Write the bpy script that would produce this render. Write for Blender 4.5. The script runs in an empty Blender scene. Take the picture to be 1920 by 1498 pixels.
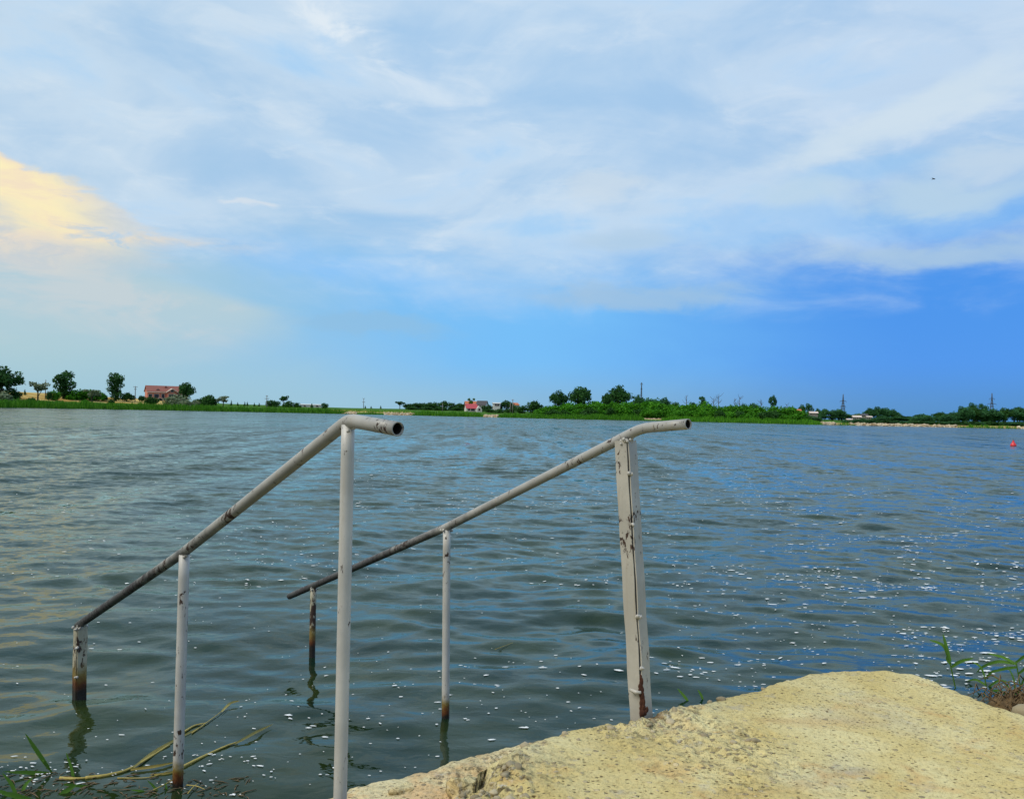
import bpy, bmesh, math, random
import numpy as np
from mathutils import Vector, Matrix

# ---------------------------------------------------------------- camera, world, sun, exposure
SC = bpy.context.scene
COL = SC.collection
F = 1566.0            # focal length in photograph pixels (1920 wide)
CAM_H = 1.6           # metres above the lake
PITCH = math.atan(25.6 / F)
ROLL = math.radians(1.29)
SUN_AZ, SUN_EL = math.radians(-118), math.radians(50)   # azimuth from +Y towards +X

cam_data = bpy.data.cameras.new('camera')
cam = bpy.data.objects.new('camera', cam_data)
COL.objects.link(cam)
cam_data.sensor_width = 36.0
cam_data.lens = 36.0 * F / 1920.0
cam_data.clip_start = 0.05
cam_data.clip_end = 9000
cam.location = (0, 0, CAM_H)
MC = Matrix.Rotation(math.pi / 2 + PITCH, 3, 'X') @ Matrix.Rotation(ROLL, 3, 'Z')
cam.rotation_euler = MC.to_euler()
SC.camera = cam
SC.render.resolution_x, SC.render.resolution_y = 1024, 798
SC.render.engine = 'CYCLES'
SC.cycles.use_denoising = True
SC.cycles.max_bounces = 8
SC.cycles.transparent_max_bounces = 12
SC.cycles.volume_bounces = 0
SC.cycles.caustics_reflective = False
SC.cycles.caustics_refractive = False
SC.view_settings.view_transform = 'Standard'
SC.view_settings.look = 'None'
SC.view_settings.gamma = 1
SC.view_settings.exposure = 0.0
SC.view_settings.use_curve_mapping = False


def ray(px, py):
    """direction in the world through a point of the photograph"""
    return MC @ Vector(((px - 960) / F, (749 - py) / F, -1.0))


def on_z(px, py, z):
    d = ray(px, py)
    return Vector((0, 0, CAM_H)) + d * ((z - CAM_H) / d.z)


def at_r(px, py, r):
    """point at horizontal distance r"""
    d = ray(px, py)
    return Vector((0, 0, CAM_H)) + d * (r / math.hypot(d.x, d.y))


def az_of(px, py=775):
    d = ray(px, py)
    return math.atan2(d.x, d.y)


def sockv(nt, v):
    return v


class V:
    """tiny arithmetic wrapper round node sockets"""
    nt = None

    def __init__(self, s): self.s = s

    @staticmethod
    def op(kind, *a):
        n = V.nt.nodes.new('ShaderNodeMath'); n.operation = kind
        for i, x in enumerate(a):
            if isinstance(x, V): V.nt.links.new(x.s, n.inputs[i])
            else: n.inputs[i].default_value = x
        return V(n.outputs[0])
    def __add__(s, o): return V.op('ADD', s, o)
    __radd__ = __add__
    def __sub__(s, o): return V.op('SUBTRACT', s, o)
    def __rsub__(s, o): return V.op('SUBTRACT', o, s)
    def __mul__(s, o): return V.op('MULTIPLY', s, o)
    __rmul__ = __mul__
    def __truediv__(s, o): return V.op('DIVIDE', s, o)
    def clamp(s): return V.op('MINIMUM', V.op('MAXIMUM', s, 0.0), 1.0)


def smooth(v, a, b):
    n = V.nt.nodes.new('ShaderNodeMapRange'); n.interpolation_type = 'SMOOTHSTEP'
    V.nt.links.new(v.s, n.inputs['Value'])
    n.inputs['From Min'].default_value = a; n.inputs['From Max'].default_value = b
    return V(n.outputs['Result'])


def comb(x, y, z):
    n = V.nt.nodes.new('ShaderNodeCombineXYZ')
    for i, v in enumerate((x, y, z)):
        if isinstance(v, V): V.nt.links.new(v.s, n.inputs[i])
        else: n.inputs[i].default_value = v
    return V(n.outputs[0])


def noise(vec, scale, detail=4.0, rough=0.5, dist=0.0, out=0):
    n = V.nt.nodes.new('ShaderNodeTexNoise')
    if vec is not None: V.nt.links.new(vec.s, n.inputs['Vector'])
    n.inputs['Scale'].default_value = scale
    n.inputs['Detail'].default_value = detail
    n.inputs['Roughness'].default_value = rough
    n.inputs['Distortion'].default_value = dist
    return V(n.outputs[out])


def voronoi(vec, scale, feature='F1', out=0, rand=1.0):
    n = V.nt.nodes.new('ShaderNodeTexVoronoi'); n.feature = feature
    if vec is not None: V.nt.links.new(vec.s, n.inputs['Vector'])
    n.inputs['Scale'].default_value = scale
    n.inputs['Randomness'].default_value = rand
    return V(n.outputs[out])


def mix(fac, a, b, blend='MIX'):
    n = V.nt.nodes.new('ShaderNodeMix'); n.data_type = 'RGBA'; n.blend_type = blend
    if isinstance(fac, V): V.nt.links.new(fac.s, n.inputs[0])
    else: n.inputs[0].default_value = fac
    for i, c in ((6, a), (7, b)):
        if isinstance(c, V): V.nt.links.new(c.s, n.inputs[i])
        else: n.inputs[i].default_value = (*c, 1) if len(c) == 3 else c
    return V(n.outputs[2])


def mapping(vec, scale):
    n = V.nt.nodes.new('ShaderNodeMapping')
    V.nt.links.new(vec.s, n.inputs[0]); n.inputs['Scale'].default_value = scale
    return V(n.outputs[0])


def sep(vec):
    n = V.nt.nodes.new('ShaderNodeSeparateXYZ'); V.nt.links.new(vec.s, n.inputs[0])
    return V(n.outputs[0]), V(n.outputs[1]), V(n.outputs[2])


# ---- world: Nishita sky with a procedural cloud veil, all in world directions
def srgb(r, g, b):
    def c(v):
        v /= 255.0
        return v / 12.92 if v <= 0.04045 else ((v + 0.055) / 1.055) ** 2.4
    return (c(r), c(g), c(b))


WORLD = bpy.data.worlds.new('World'); SC.world = WORLD; WORLD.use_nodes = True
V.nt = WORLD.node_tree
V.nt.nodes.clear()
SKY_STRENGTH = 0.1


def skycol(r, g, b):
    c = srgb(r, g, b); return tuple(x / SKY_STRENGTH for x in c)


tc = V.nt.nodes.new('ShaderNodeTexCoord')
D = V(tc.outputs['Generated'])
dx, dy, dz = sep(D)
zpos = V.op('MAXIMUM', dz, 0.0)
AZ = V.op('ARCTAN2', dx, dy)
EL = V.op('ARCSINE', dz)
sky = V.nt.nodes.new('ShaderNodeTexSky'); sky.sky_type = 'NISHITA'; sky.sun_disc = False
sky.sun_elevation = SUN_EL; sky.sun_rotation = SUN_AZ
sky.air_density = 1.2; sky.dust_density = 0.6; sky.ozone_density = 3.0
warp = mapping(D, (1, 1, 2.2))
w1 = noise(warp, 5.0, 5.0, 0.55, 0.3) - 0.5
w2 = noise(mapping(D, (1.3, 0.8, 2.6)), 6.0, 5.0, 0.55, 0.3) - 0.5
AZW = AZ + w1 * 0.16
ELW = EL + w2 * 0.07


def azel(px, py):
    d = ray(px, py).normalized()
    return math.atan2(d.x, d.y), math.asin(d.z)


def blob(px, py, wpx, hpx, slope=0.0):
    """a soft cloud-sized patch of sky, given where it stands in the photograph"""
    a0, e0 = azel(px, py)
    da = AZW - a0
    de = ELW - e0 - da * slope
    u = da / (wpx / F); v = de / (hpx / F)
    return V.op('EXPONENT', (u * u + v * v) * -1.0)


# clear air: Nishita blended with low haze, pale towards the bright left, azure to the right
haze = mix(smooth(AZW, -0.56, 0.02), skycol(172, 205, 216), skycol(114, 190, 250))
haze = mix(smooth(AZW, 0.0, 0.46), haze, skycol(67, 147, 238))
low = mix(smooth(AZW, -0.25, 0.55), skycol(158, 200, 220), skycol(72, 140, 198))
haze = mix(smooth(EL, 0.07, 0.0) * 0.85, haze, low)
base = mix(0.93, V(sky.outputs[0]), haze)
base = mix((blob(620, 505, 330, 36, -0.12) * 0.8).clamp(), base, skycol(128, 194, 252))
# thin cloud veil thickening upwards, drawn out in flat streaks
n1 = noise(mapping(D, (1.0, 1.0, 2.4)), 4.2, 7.0, 0.55, 0.7)
n2 = noise(mapping(D, (1.0, 1.0, 3.2)), 10.0, 8.0, 0.6, 0.6)
k = zpos + 0.25
P = comb(dx / k, dy / k, 0.0)
n3 = noise(P, 2.2, 8.0, 0.58, 0.6)
vtop = smooth(EL + (n1 - 0.5) * 0.22 - blob(1700, 620, 560, 110) * 0.055 - blob(1000, 650, 500, 60) * 0.05 + (n2 - 0.5) * 0.10, 0.075, 0.25)
veilc = mix(smooth(n1 * 0.5 + n3 * 0.5, 0.36, 0.62), skycol(168, 202, 234), skycol(204, 223, 240))
veilc = mix(smooth(n2 * 0.6 + n3 * 0.4, 0.50, 0.66) * 0.55, veilc, skycol(218, 231, 242))
veilc = mix(smooth(n3 * 0.5 + n1 * 0.5 + blob(470, 80, 200, 36, -0.3) * 0.05 + blob(420, 200, 220, 30, -0.35) * 0.06, 0.53, 0.68) * 0.75, veilc, skycol(160, 206, 246))
veilc = mix((blob(660, 60, 150, 40, -0.55) * smooth(n2, 0.36, 0.62)).clamp(), veilc, skycol(232, 240, 246))
colr = mix(vtop * 0.92, base, veilc)
# separate soft puffs and lanes low down
def puff(c, px, py, w, h, col, a=1.0, slope=0.0, edge=0.55):
    m_ = smooth(blob(px, py, w, h, slope) + (n2 - 0.5) * 0.7 + (n3 - 0.5) * 0.3, edge - 0.34, edge + 0.38)
    return mix(m_ * a, c, skycol(*col))
colr = puff(colr, 1540, 420, 420, 34, (126, 190, 246), 0.45, 0.03)
colr = puff(colr, 1900, 400, 210, 30, (100, 174, 246), 0.55, 0.1)
colr = puff(colr, 1620, 325, 170, 26, (140, 196, 244), 0.40, 0.05)
colr = puff(colr, 1800, 468, 240, 30, (168, 199, 226), 0.8)
colr = puff(colr, 1790, 372, 170, 40, (184, 211, 232), 0.85)
colr = puff(colr, 1520, 372, 130, 40, (186, 213, 234), 0.8)
colr = puff(colr, 1880, 305, 130, 32, (196, 216, 234), 0.8)
colr = puff(colr, 1690, 225, 240, 50, (208, 225, 238), 0.8, 0.35)
colr = puff(colr, 1150, 348, 90, 28, (204, 220, 234), 0.7)
colr = puff(colr, 1190, 445, 110, 26, (182, 208, 230), 0.7)
colr = puff(colr, 1180, 550, 230, 28, (160, 194, 224), 0.8)
colr = puff(colr, 700, 615, 160, 20, (146, 190, 222), 0.6)
colr = puff(colr, 455, 388, 34, 8, (226, 230, 234), 0.6, 0.0, 0.7)
# grey-white cloud sheet low on the left with a clean upper edge
a0_, e0_ = azel(200, 502)
de_ = EL - (e0_ - (AZ - a0_) * 0.17) + (n2 - 0.5) * 0.025
sheet = smooth(de_, 0.006, -0.012) * smooth(AZ + (n2 - 0.5) * 0.12, azel(590, 560)[0], azel(420, 560)[0]) * smooth(EL + (n1 - 0.5) * 0.06, azel(300, 690)[1], azel(300, 570)[1])
colr = mix(sheet * 0.95, colr, mix(smooth(n2, 0.4, 0.62), skycol(180, 206, 218), skycol(197, 210, 216)))
# the bank of cloud lit warm, far left
a1_, e1_ = azel(130, 340)
dtop = EL - (e1_ - (AZ - a1_) * 0.40) + (n2 - 0.5) * 0.07 + (n3 - 0.5) * 0.03
wn = noise(mapping(D, (1.2, 1.2, 4.0)), 13.0, 8.0, 0.62, 0.7)
wedge = smooth(dtop + (wn - 0.5) * 0.035, 0.006, -0.010) * smooth(EL + (n2 - 0.5) * 0.04, azel(60, 525)[1], azel(60, 455)[1]) \
    * smooth(AZ + (wn - 0.5) * 0.14, azel(380, 400)[0], azel(110, 400)[0])
wedge = (wedge + blob(310, 458, 110, 10, -0.02) * 0.85 * smooth(wn, 0.3, 0.6)).clamp()
holes = smooth(wn * 0.6 + n2 * 0.4, 0.50, 0.62) * smooth(AZ, azel(60, 400)[0], azel(170, 400)[0])
core = smooth(blob(20, 350, 190, 60, -0.35) + (wn - 0.5) * 0.7, 0.08, 0.95)
warmc = mix(smooth(wn, 0.38, 0.62), skycol(205, 209, 212), skycol(230, 220, 206))
warmc = mix(core, warmc, mix(smooth(wn * 0.6 + n2 * 0.4, 0.42, 0.60), skycol(255, 240, 190), skycol(246, 226, 196)))
colr = mix(wedge * (1.0 - holes * 0.75) * 0.95, colr, warmc)
# below the horizon: the pale haze of the horizon itself
bg = V.nt.nodes.new('ShaderNodeBackground'); bg.inputs['Strength'].default_value = SKY_STRENGTH
V.nt.links.new(colr.s, bg.inputs['Color'])
wo = V.nt.nodes.new('ShaderNodeOutputWorld'); V.nt.links.new(bg.outputs[0], wo.inputs['Surface'])

WORLD.cycles.sampling_method = 'MANUAL'; WORLD.cycles.sample_map_resolution = 512
sun_data = bpy.data.lights.new('sun', 'SUN'); sun_data.energy = 2.6; sun_data.angle = math.radians(35)
sun_data.color = (1.0, 0.93, 0.8)
sun = bpy.data.objects.new('sun', sun_data); COL.objects.link(sun)
sd = Vector((math.sin(SUN_AZ) * math.cos(SUN_EL), math.cos(SUN_AZ) * math.cos(SUN_EL), math.sin(SUN_EL)))
sun.rotation_euler = sd.to_track_quat('Z', 'Y').to_euler()
sun.location = (0, 0, 30)

# ---------------------------------------------------------------- numpy noise, mesh helpers
rng = np.random.default_rng(7)
random.seed(7)


def _h(ix, iy, s):
    h = (ix.astype(np.int64) * 374761393 + iy.astype(np.int64) * 668265263 + s * 1274126177) & 0xffffffff
    h = ((h ^ (h >> 13)) * 1103515245) & 0xffffffff
    return ((h ^ (h >> 16)) & 0xffffff) / float(0xffffff)


def vnoise(x, y, s=0):
    x = np.asarray(x, float); y = np.asarray(y, float)
    ix, iy = np.floor(x), np.floor(y); fx, fy = x - ix, y - iy
    fx = fx * fx * fx * (fx * (fx * 6 - 15) + 10); fy = fy * fy * fy * (fy * (fy * 6 - 15) + 10)
    a, b, c, d = _h(ix, iy, s), _h(ix + 1, iy, s), _h(ix, iy + 1, s), _h(ix + 1, iy + 1, s)
    return (a + (b - a) * fx) * (1 - fy) + (c + (d - c) * fx) * fy - 0.5


def fbm(x, y, o=4, s=0, g=0.5):
    t = 0; a = 1.0
    for i in range(o):
        t = t + a * vnoise(np.asarray(x) * 2 ** i + 17.3 * i, np.asarray(y) * 2 ** i - 9.1 * i, s + i); a *= g
    return t


def link(o, parent=None):
    COL.objects.link(o)
    if parent is not None: o.parent = parent
    return o


def tag(o, label=None, cat=None, group=None, kind=None):
    if label: o['label'] = label
    if cat: o['category'] = cat
    if group: o['group'] = group
    if kind: o['kind'] = kind
    return o


def empty(name, loc=(0, 0, 0), rz=0.0):
    o = bpy.data.objects.new(name, None); o.empty_display_size = 0.2
    o.location = loc; o.rotation_euler = (0, 0, rz)
    return link(o)


def mesh_obj(name, verts, faces, mat, parent=None, smooth_=True):
    me = bpy.data.meshes.new(name)
    if isinstance(verts, np.ndarray): verts = verts.reshape(-1, 3)
    if isinstance(faces, np.ndarray):
        nv, nf, k_ = len(verts), len(faces), faces.shape[1]
        me.vertices.add(nv); me.vertices.foreach_set('co', np.ascontiguousarray(verts, dtype=np.float32).ravel())
        me.loops.add(nf * k_); me.loops.foreach_set('vertex_index', np.ascontiguousarray(faces, dtype=np.int32).ravel())
        me.polygons.add(nf)
        me.polygons.foreach_set('loop_start', np.arange(0, nf * k_, k_, dtype=np.int32))
        me.polygons.foreach_set('loop_total', np.full(nf, k_, dtype=np.int32))
        me.update(calc_edges=True)
    else:
        me.from_pydata([tuple(v) for v in verts], [], faces); me.update()
    me.polygons.foreach_set('use_smooth', [bool(smooth_)] * len(me.polygons))
    me.validate()
    if mat is not None: me.materials.append(mat)
    return link(bpy.data.objects.new(name, me), parent)


class MB:
    """collects shapes into one mesh"""
    def __init__(s): s.v = []; s.f = []

    def add(s, vs, fs):
        o = len(s.v); s.v += [tuple(p) for p in vs]; s.f += [tuple(i + o for i in f) for f in fs]; return s

    def box(s, x0, x1, y0, y1, z0, z1):
        return s.add([(x0, y0, z0), (x1, y0, z0), (x1, y1, z0), (x0, y1, z0), (x0, y0, z1), (x1, y0, z1), (x1, y1, z1), (x0, y1, z1)],
                     [(0, 3, 2, 1), (4, 5, 6, 7), (0, 1, 5, 4), (1, 2, 6, 5), (2, 3, 7, 6), (3, 0, 4, 7)])

    def tube(s, pts, rad, n=10, cap=True, wall=None, wob=0.0, seed=0):
        pts = [Vector(p) for p in pts]
        if not hasattr(rad, '__len__'): rad = [rad] * len(pts)
        rr = random.Random(seed)
        T = []
        for i in range(len(pts)):
            a = pts[max(i - 1, 0)]; b = pts[min(i + 1, len(pts) - 1)]
            T.append((b - a).normalized())
        up = Vector((0, 0, 1)) if abs(T[0].z) < 0.9 else Vector((1, 0, 0))
        nrm = (up - T[0] * up.dot(T[0])).normalized()
        rings = []
        for i, p in enumerate(pts):
            nrm = (nrm - T[i] * nrm.dot(T[i])).normalized()
            bi = T[i].cross(nrm)
            rings.append([(math.cos(2 * math.pi * j / n) * nrm + math.sin(2 * math.pi * j / n) * bi) for j in range(n)])
        vs, fs = [], []
        for i, p in enumerate(pts):
            for d in rings[i]: vs.append(p + d * rad[i] * (1 + wob * (rr.random() - 0.5)))
        m = len(pts)
        for i in range(m - 1):
            for j in range(n):
                a = i * n + j; b = i * n + (j + 1) % n
                fs.append((a, b, b + n, a + n))
        if wall:
            o = len(vs)
            for i, p in enumerate(pts):
                for d in rings[i]: vs.append(p + d * (rad[i] - wall))
            for i in range(m - 1):
                for j in range(n):
                    a = o + i * n + j; b = o + i * n + (j + 1) % n
                    fs.append((a, a + n, b + n, b))
            for j in range(n):
                a, b = j, (j + 1) % n
                fs.append((a, o + a, o + b, b))
                a2, b2 = (m - 1) * n + a, (m - 1) * n + b
                fs.append((a2, b2, o + b2, o + a2))
        elif cap:
            fs.append(tuple(range(n))[::-1]); fs.append(tuple((m - 1) * n + j for j in range(n)))
        return s.add(vs, fs)

    def build(s, name, mat, parent=None, smooth_=True):
        return mesh_obj(name, s.v, s.f, mat, parent, smooth_)


def new_mat(name):
    m = bpy.data.materials.new(name); m.use_nodes = True
    V.nt = m.node_tree; V.nt.nodes.clear()
    return m


def out_surface(sh):
    o = V.nt.nodes.new('ShaderNodeOutputMaterial'); V.nt.links.new(sh, o.inputs['Surface']); return o


def principled(color, rough=0.6, normal=None, metal=0.0, spec=0.5):
    n = V.nt.nodes.new('ShaderNodeBsdfPrincipled')
    for nm, v in (('Base Color', color), ('Roughness', rough), ('Metallic', metal), ('Specular IOR Level', spec)):
        if isinstance(v, V): V.nt.links.new(v.s, n.inputs[nm])
        elif nm == 'Base Color': n.inputs[nm].default_value = (*v, 1)
        else: n.inputs[nm].default_value = v
    if normal is not None: V.nt.links.new(normal.s, n.inputs['Normal'])
    return n


def bump(h, strength=0.5, dist=0.01, normal=None):
    n = V.nt.nodes.new('ShaderNodeBump'); n.inputs['Strength'].default_value = strength; n.inputs['Distance'].default_value = dist
    V.nt.links.new(h.s, n.inputs['Height'])
    if normal is not None: V.nt.links.new(normal.s, n.inputs['Normal'])
    return V(n.outputs[0])


def geo_pos(): return V(V.nt.nodes.new('ShaderNodeNewGeometry').outputs['Position'])
def island(): return V(V.nt.nodes.new('ShaderNodeNewGeometry').outputs['Random Per Island'])
def obj_co(): return V(V.nt.nodes.new('ShaderNodeTexCoord').outputs['Object'])
def obj_rand(): return V(V.nt.nodes.new('ShaderNodeObjectInfo').outputs['Random'])
def attr(name):
    n = V.nt.nodes.new('ShaderNodeAttribute'); n.attribute_name = name; return V(n.outputs['Fac'])


def flat_mat(name, c, rough=0.7, var=0.25, scale=3.0):
    m = new_mat(name)
    p = obj_co()
    col = mix(noise(p, scale, 5.0, 0.6), tuple(x * (1 - var) for x in c), tuple(min(1, x * (1 + var)) for x in c))
    out_surface(principled(col, rough).outputs[0]); return m


# ---------------------------------------------------------------- materials
def leaf_mat(name, dark, light, trans=0.3, rough=0.75):
    m = new_mat(name)
    r = island(); o = obj_rand()
    c = mix(r, dark, light)
    c = mix(o * 0.35, c, tuple(x * 0.55 for x in dark))
    p = principled(c, rough, spec=0.2)
    t = V.nt.nodes.new('ShaderNodeBsdfTranslucent'); V.nt.links.new(c.s, t.inputs[0])
    ms = V.nt.nodes.new('ShaderNodeMixShader'); ms.inputs[0].default_value = trans
    V.nt.links.new(p.outputs[0], ms.inputs[1]); V.nt.links.new(t.outputs[0], ms.inputs[2])
    out_surface(ms.outputs[0]); return m


M = {}
M['leaf_dark'] = leaf_mat('dark_foliage', (0.014, 0.064, 0.015), (0.052, 0.165, 0.034))
M['leaf_green'] = leaf_mat('green_foliage', (0.024, 0.150, 0.006), (0.105, 0.350, 0.014))
M['leaf_mid'] = leaf_mat('mid_foliage', (0.016, 0.070, 0.014), (0.055, 0.170, 0.030))
M['leaf_silver'] = leaf_mat('silver_foliage', (0.110, 0.165, 0.080), (0.330, 0.390, 0.250))
M['leaf_lime'] = leaf_mat('lime_foliage', (0.060, 0.130, 0.012), (0.160, 0.260, 0.040))
M['leaf_hazed'] = leaf_mat('haze_tinted_foliage', (0.024, 0.100, 0.036), (0.070, 0.215, 0.066))  # bluish distance haze put into the leaf colour, no air volume
M['reed'] = leaf_mat('reed_leaf', (0.028, 0.150, 0.006), (0.110, 0.330, 0.014), 0.25)
M['reed_near'] = leaf_mat('near_reed_leaf', (0.06, 0.17, 0.02), (0.13, 0.27, 0.04), 0.35)
M['straw'] = flat_mat('dry_reed_straw', (0.34, 0.27, 0.06), 0.6, 0.5, 30)
M['bark'] = flat_mat('bark', (0.05, 0.04, 0.03), 0.9)
M['dead_wood'] = flat_mat('dead_wood', (0.09, 0.085, 0.08), 0.9)
M['pole'] = flat_mat('weathered_pole', (0.16, 0.15, 0.14), 0.85)
M['lattice'] = flat_mat('galvanised_lattice', (0.06, 0.075, 0.10), 0.6)
M['wall_pink'] = flat_mat('salmon_plaster', (0.46, 0.17, 0.13), 0.85, 0.12, 0.6)
M['roof_brick'] = flat_mat('rust_roof_tiles', (0.22, 0.075, 0.055), 0.8, 0.2, 1.5)
M['roof_red'] = flat_mat('red_roof_sheet', (0.40, 0.045, 0.055), 0.5, 0.15, 1.0)
M['roof_orange'] = flat_mat('orange_roof_tiles', (0.42, 0.13, 0.05), 0.8, 0.15, 1.0)
M['roof_dark'] = flat_mat('slate_roof', (0.06, 0.055, 0.06), 0.8)
M['white_wall'] = flat_mat('white_plaster', (0.55, 0.55, 0.54), 0.8, 0.08)
M['dim_wall'] = flat_mat('grey_weathered_wall', (0.16, 0.16, 0.15), 0.9, 0.2)
M['trim'] = flat_mat('pale_trim', (0.6, 0.5, 0.44), 0.8, 0.1)
M['glass_dark'] = flat_mat('dark_window_glass', (0.03, 0.025, 0.03), 0.15)
M['red_buoy'] = flat_mat('red_buoy_plastic', (0.62, 0.02, 0.03), 0.4, 0.1)
M['far_stone'] = leaf_mat('pale_riprap', (0.30, 0.22, 0.12), (0.68, 0.60, 0.44), 0.0, 0.9)
M['bird'] = flat_mat('dark_plumage', (0.03, 0.03, 0.035), 0.8)


def paint_mat(name, base, chip_hi, chip_lo, rust_h, dark_from=None):
    """old white paint; chips get commoner towards the water, rust and slime at the waterline"""
    m = new_mat(name)
    p = geo_pos(); x, y, z = sep(p)
    zz = smooth(z, 1.35, 0.25)                         # 0 high, 1 low
    big = noise(p, 7.0, 5.0, 0.6)
    col = mix(smooth(big, 0.35, 0.7), tuple(c * 0.82 for c in base), base)
    streak = noise(mapping(p, (60, 60, 3.0)), 1.0, 4.0, 0.6)
    col = mix(smooth(streak, 0.52, 0.75) * 0.35, col, (0.30, 0.25, 0.17))
    ch = noise(mapping(p, (1, 1, 0.45)), 48.0, 7.0, 0.66, 0.5) * 0.62 + noise(p, 5.5, 3.0, 0.5) * 0.38
    thr = zz * (chip_lo - chip_hi) + chip_hi
    chip = smooth(ch - thr, -0.012, 0.012)
    under = mix(noise(p, 40.0, 3.0), (0.012, 0.011, 0.012), (0.075, 0.035, 0.018))
    col = mix(chip, col, under)
    if dark_from:                                       # paint worn through to black iron on the low part
        dk = smooth(z + (noise(mapping(p, (1, 1, 1)), 9.0, 6.0, 0.65) - 0.5) * 1.1, dark_from[0], dark_from[1])
        col = mix(dk * 0.92, col, mix(noise(p, 60.0, 4.0), (0.008, 0.008, 0.010), (0.06, 0.06, 0.068)))
    edge = z + (noise(p, 26.0, 4.0, 0.6) - 0.5) * 0.10
    if rust_h > 0: col = mix(smooth(edge, rust_h * 1.7, rust_h * 0.9), col, (0.20, 0.15, 0.035))
    if rust_h > 0: col = mix(smooth(edge, rust_h * 1.15, rust_h * 0.55), col, (0.10, 0.028, 0.006))
    if rust_h > 0: col = mix(smooth(edge, rust_h * 0.7, rust_h * 0.2), col, (0.010, 0.008, 0.006))
    h = chip * -1.0 + noise(p, 120.0, 3.0) * 0.35
    out_surface(principled(col, chip * 0.35 + 0.42, bump(h, 0.6, 0.0012)).outputs[0])
    return m


M['paint_post'] = paint_mat('chipped_white_post_paint', (0.50, 0.50, 0.48), 0.590, 0.578, 0.08)
M['paint_low'] = paint_mat('flaking_post_paint', (0.42, 0.40, 0.30), 0.56, 0.515, 0.12)
M['paint_rail'] = paint_mat('worn_white_rail_paint', (0.35, 0.35, 0.335), 0.58, 0.50, -0.3, (1.22, 0.68))
M['paint_angle'] = paint_mat('white_angle_iron_paint', (0.44, 0.425, 0.38), 0.610, 0.595, -0.3)
M['weld'] = flat_mat('painted_weld', (0.40, 0.39, 0.36), 0.5, 0.4, 80)
M['bore'] = flat_mat('rusty_black_pipe_bore', (0.018, 0.014, 0.011), 0.9, 0.6, 40)  # rusty black inside of the rail pipe
M['rust'] = flat_mat('bare_rust', (0.055, 0.016, 0.006), 0.9, 0.9, 45)


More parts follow.
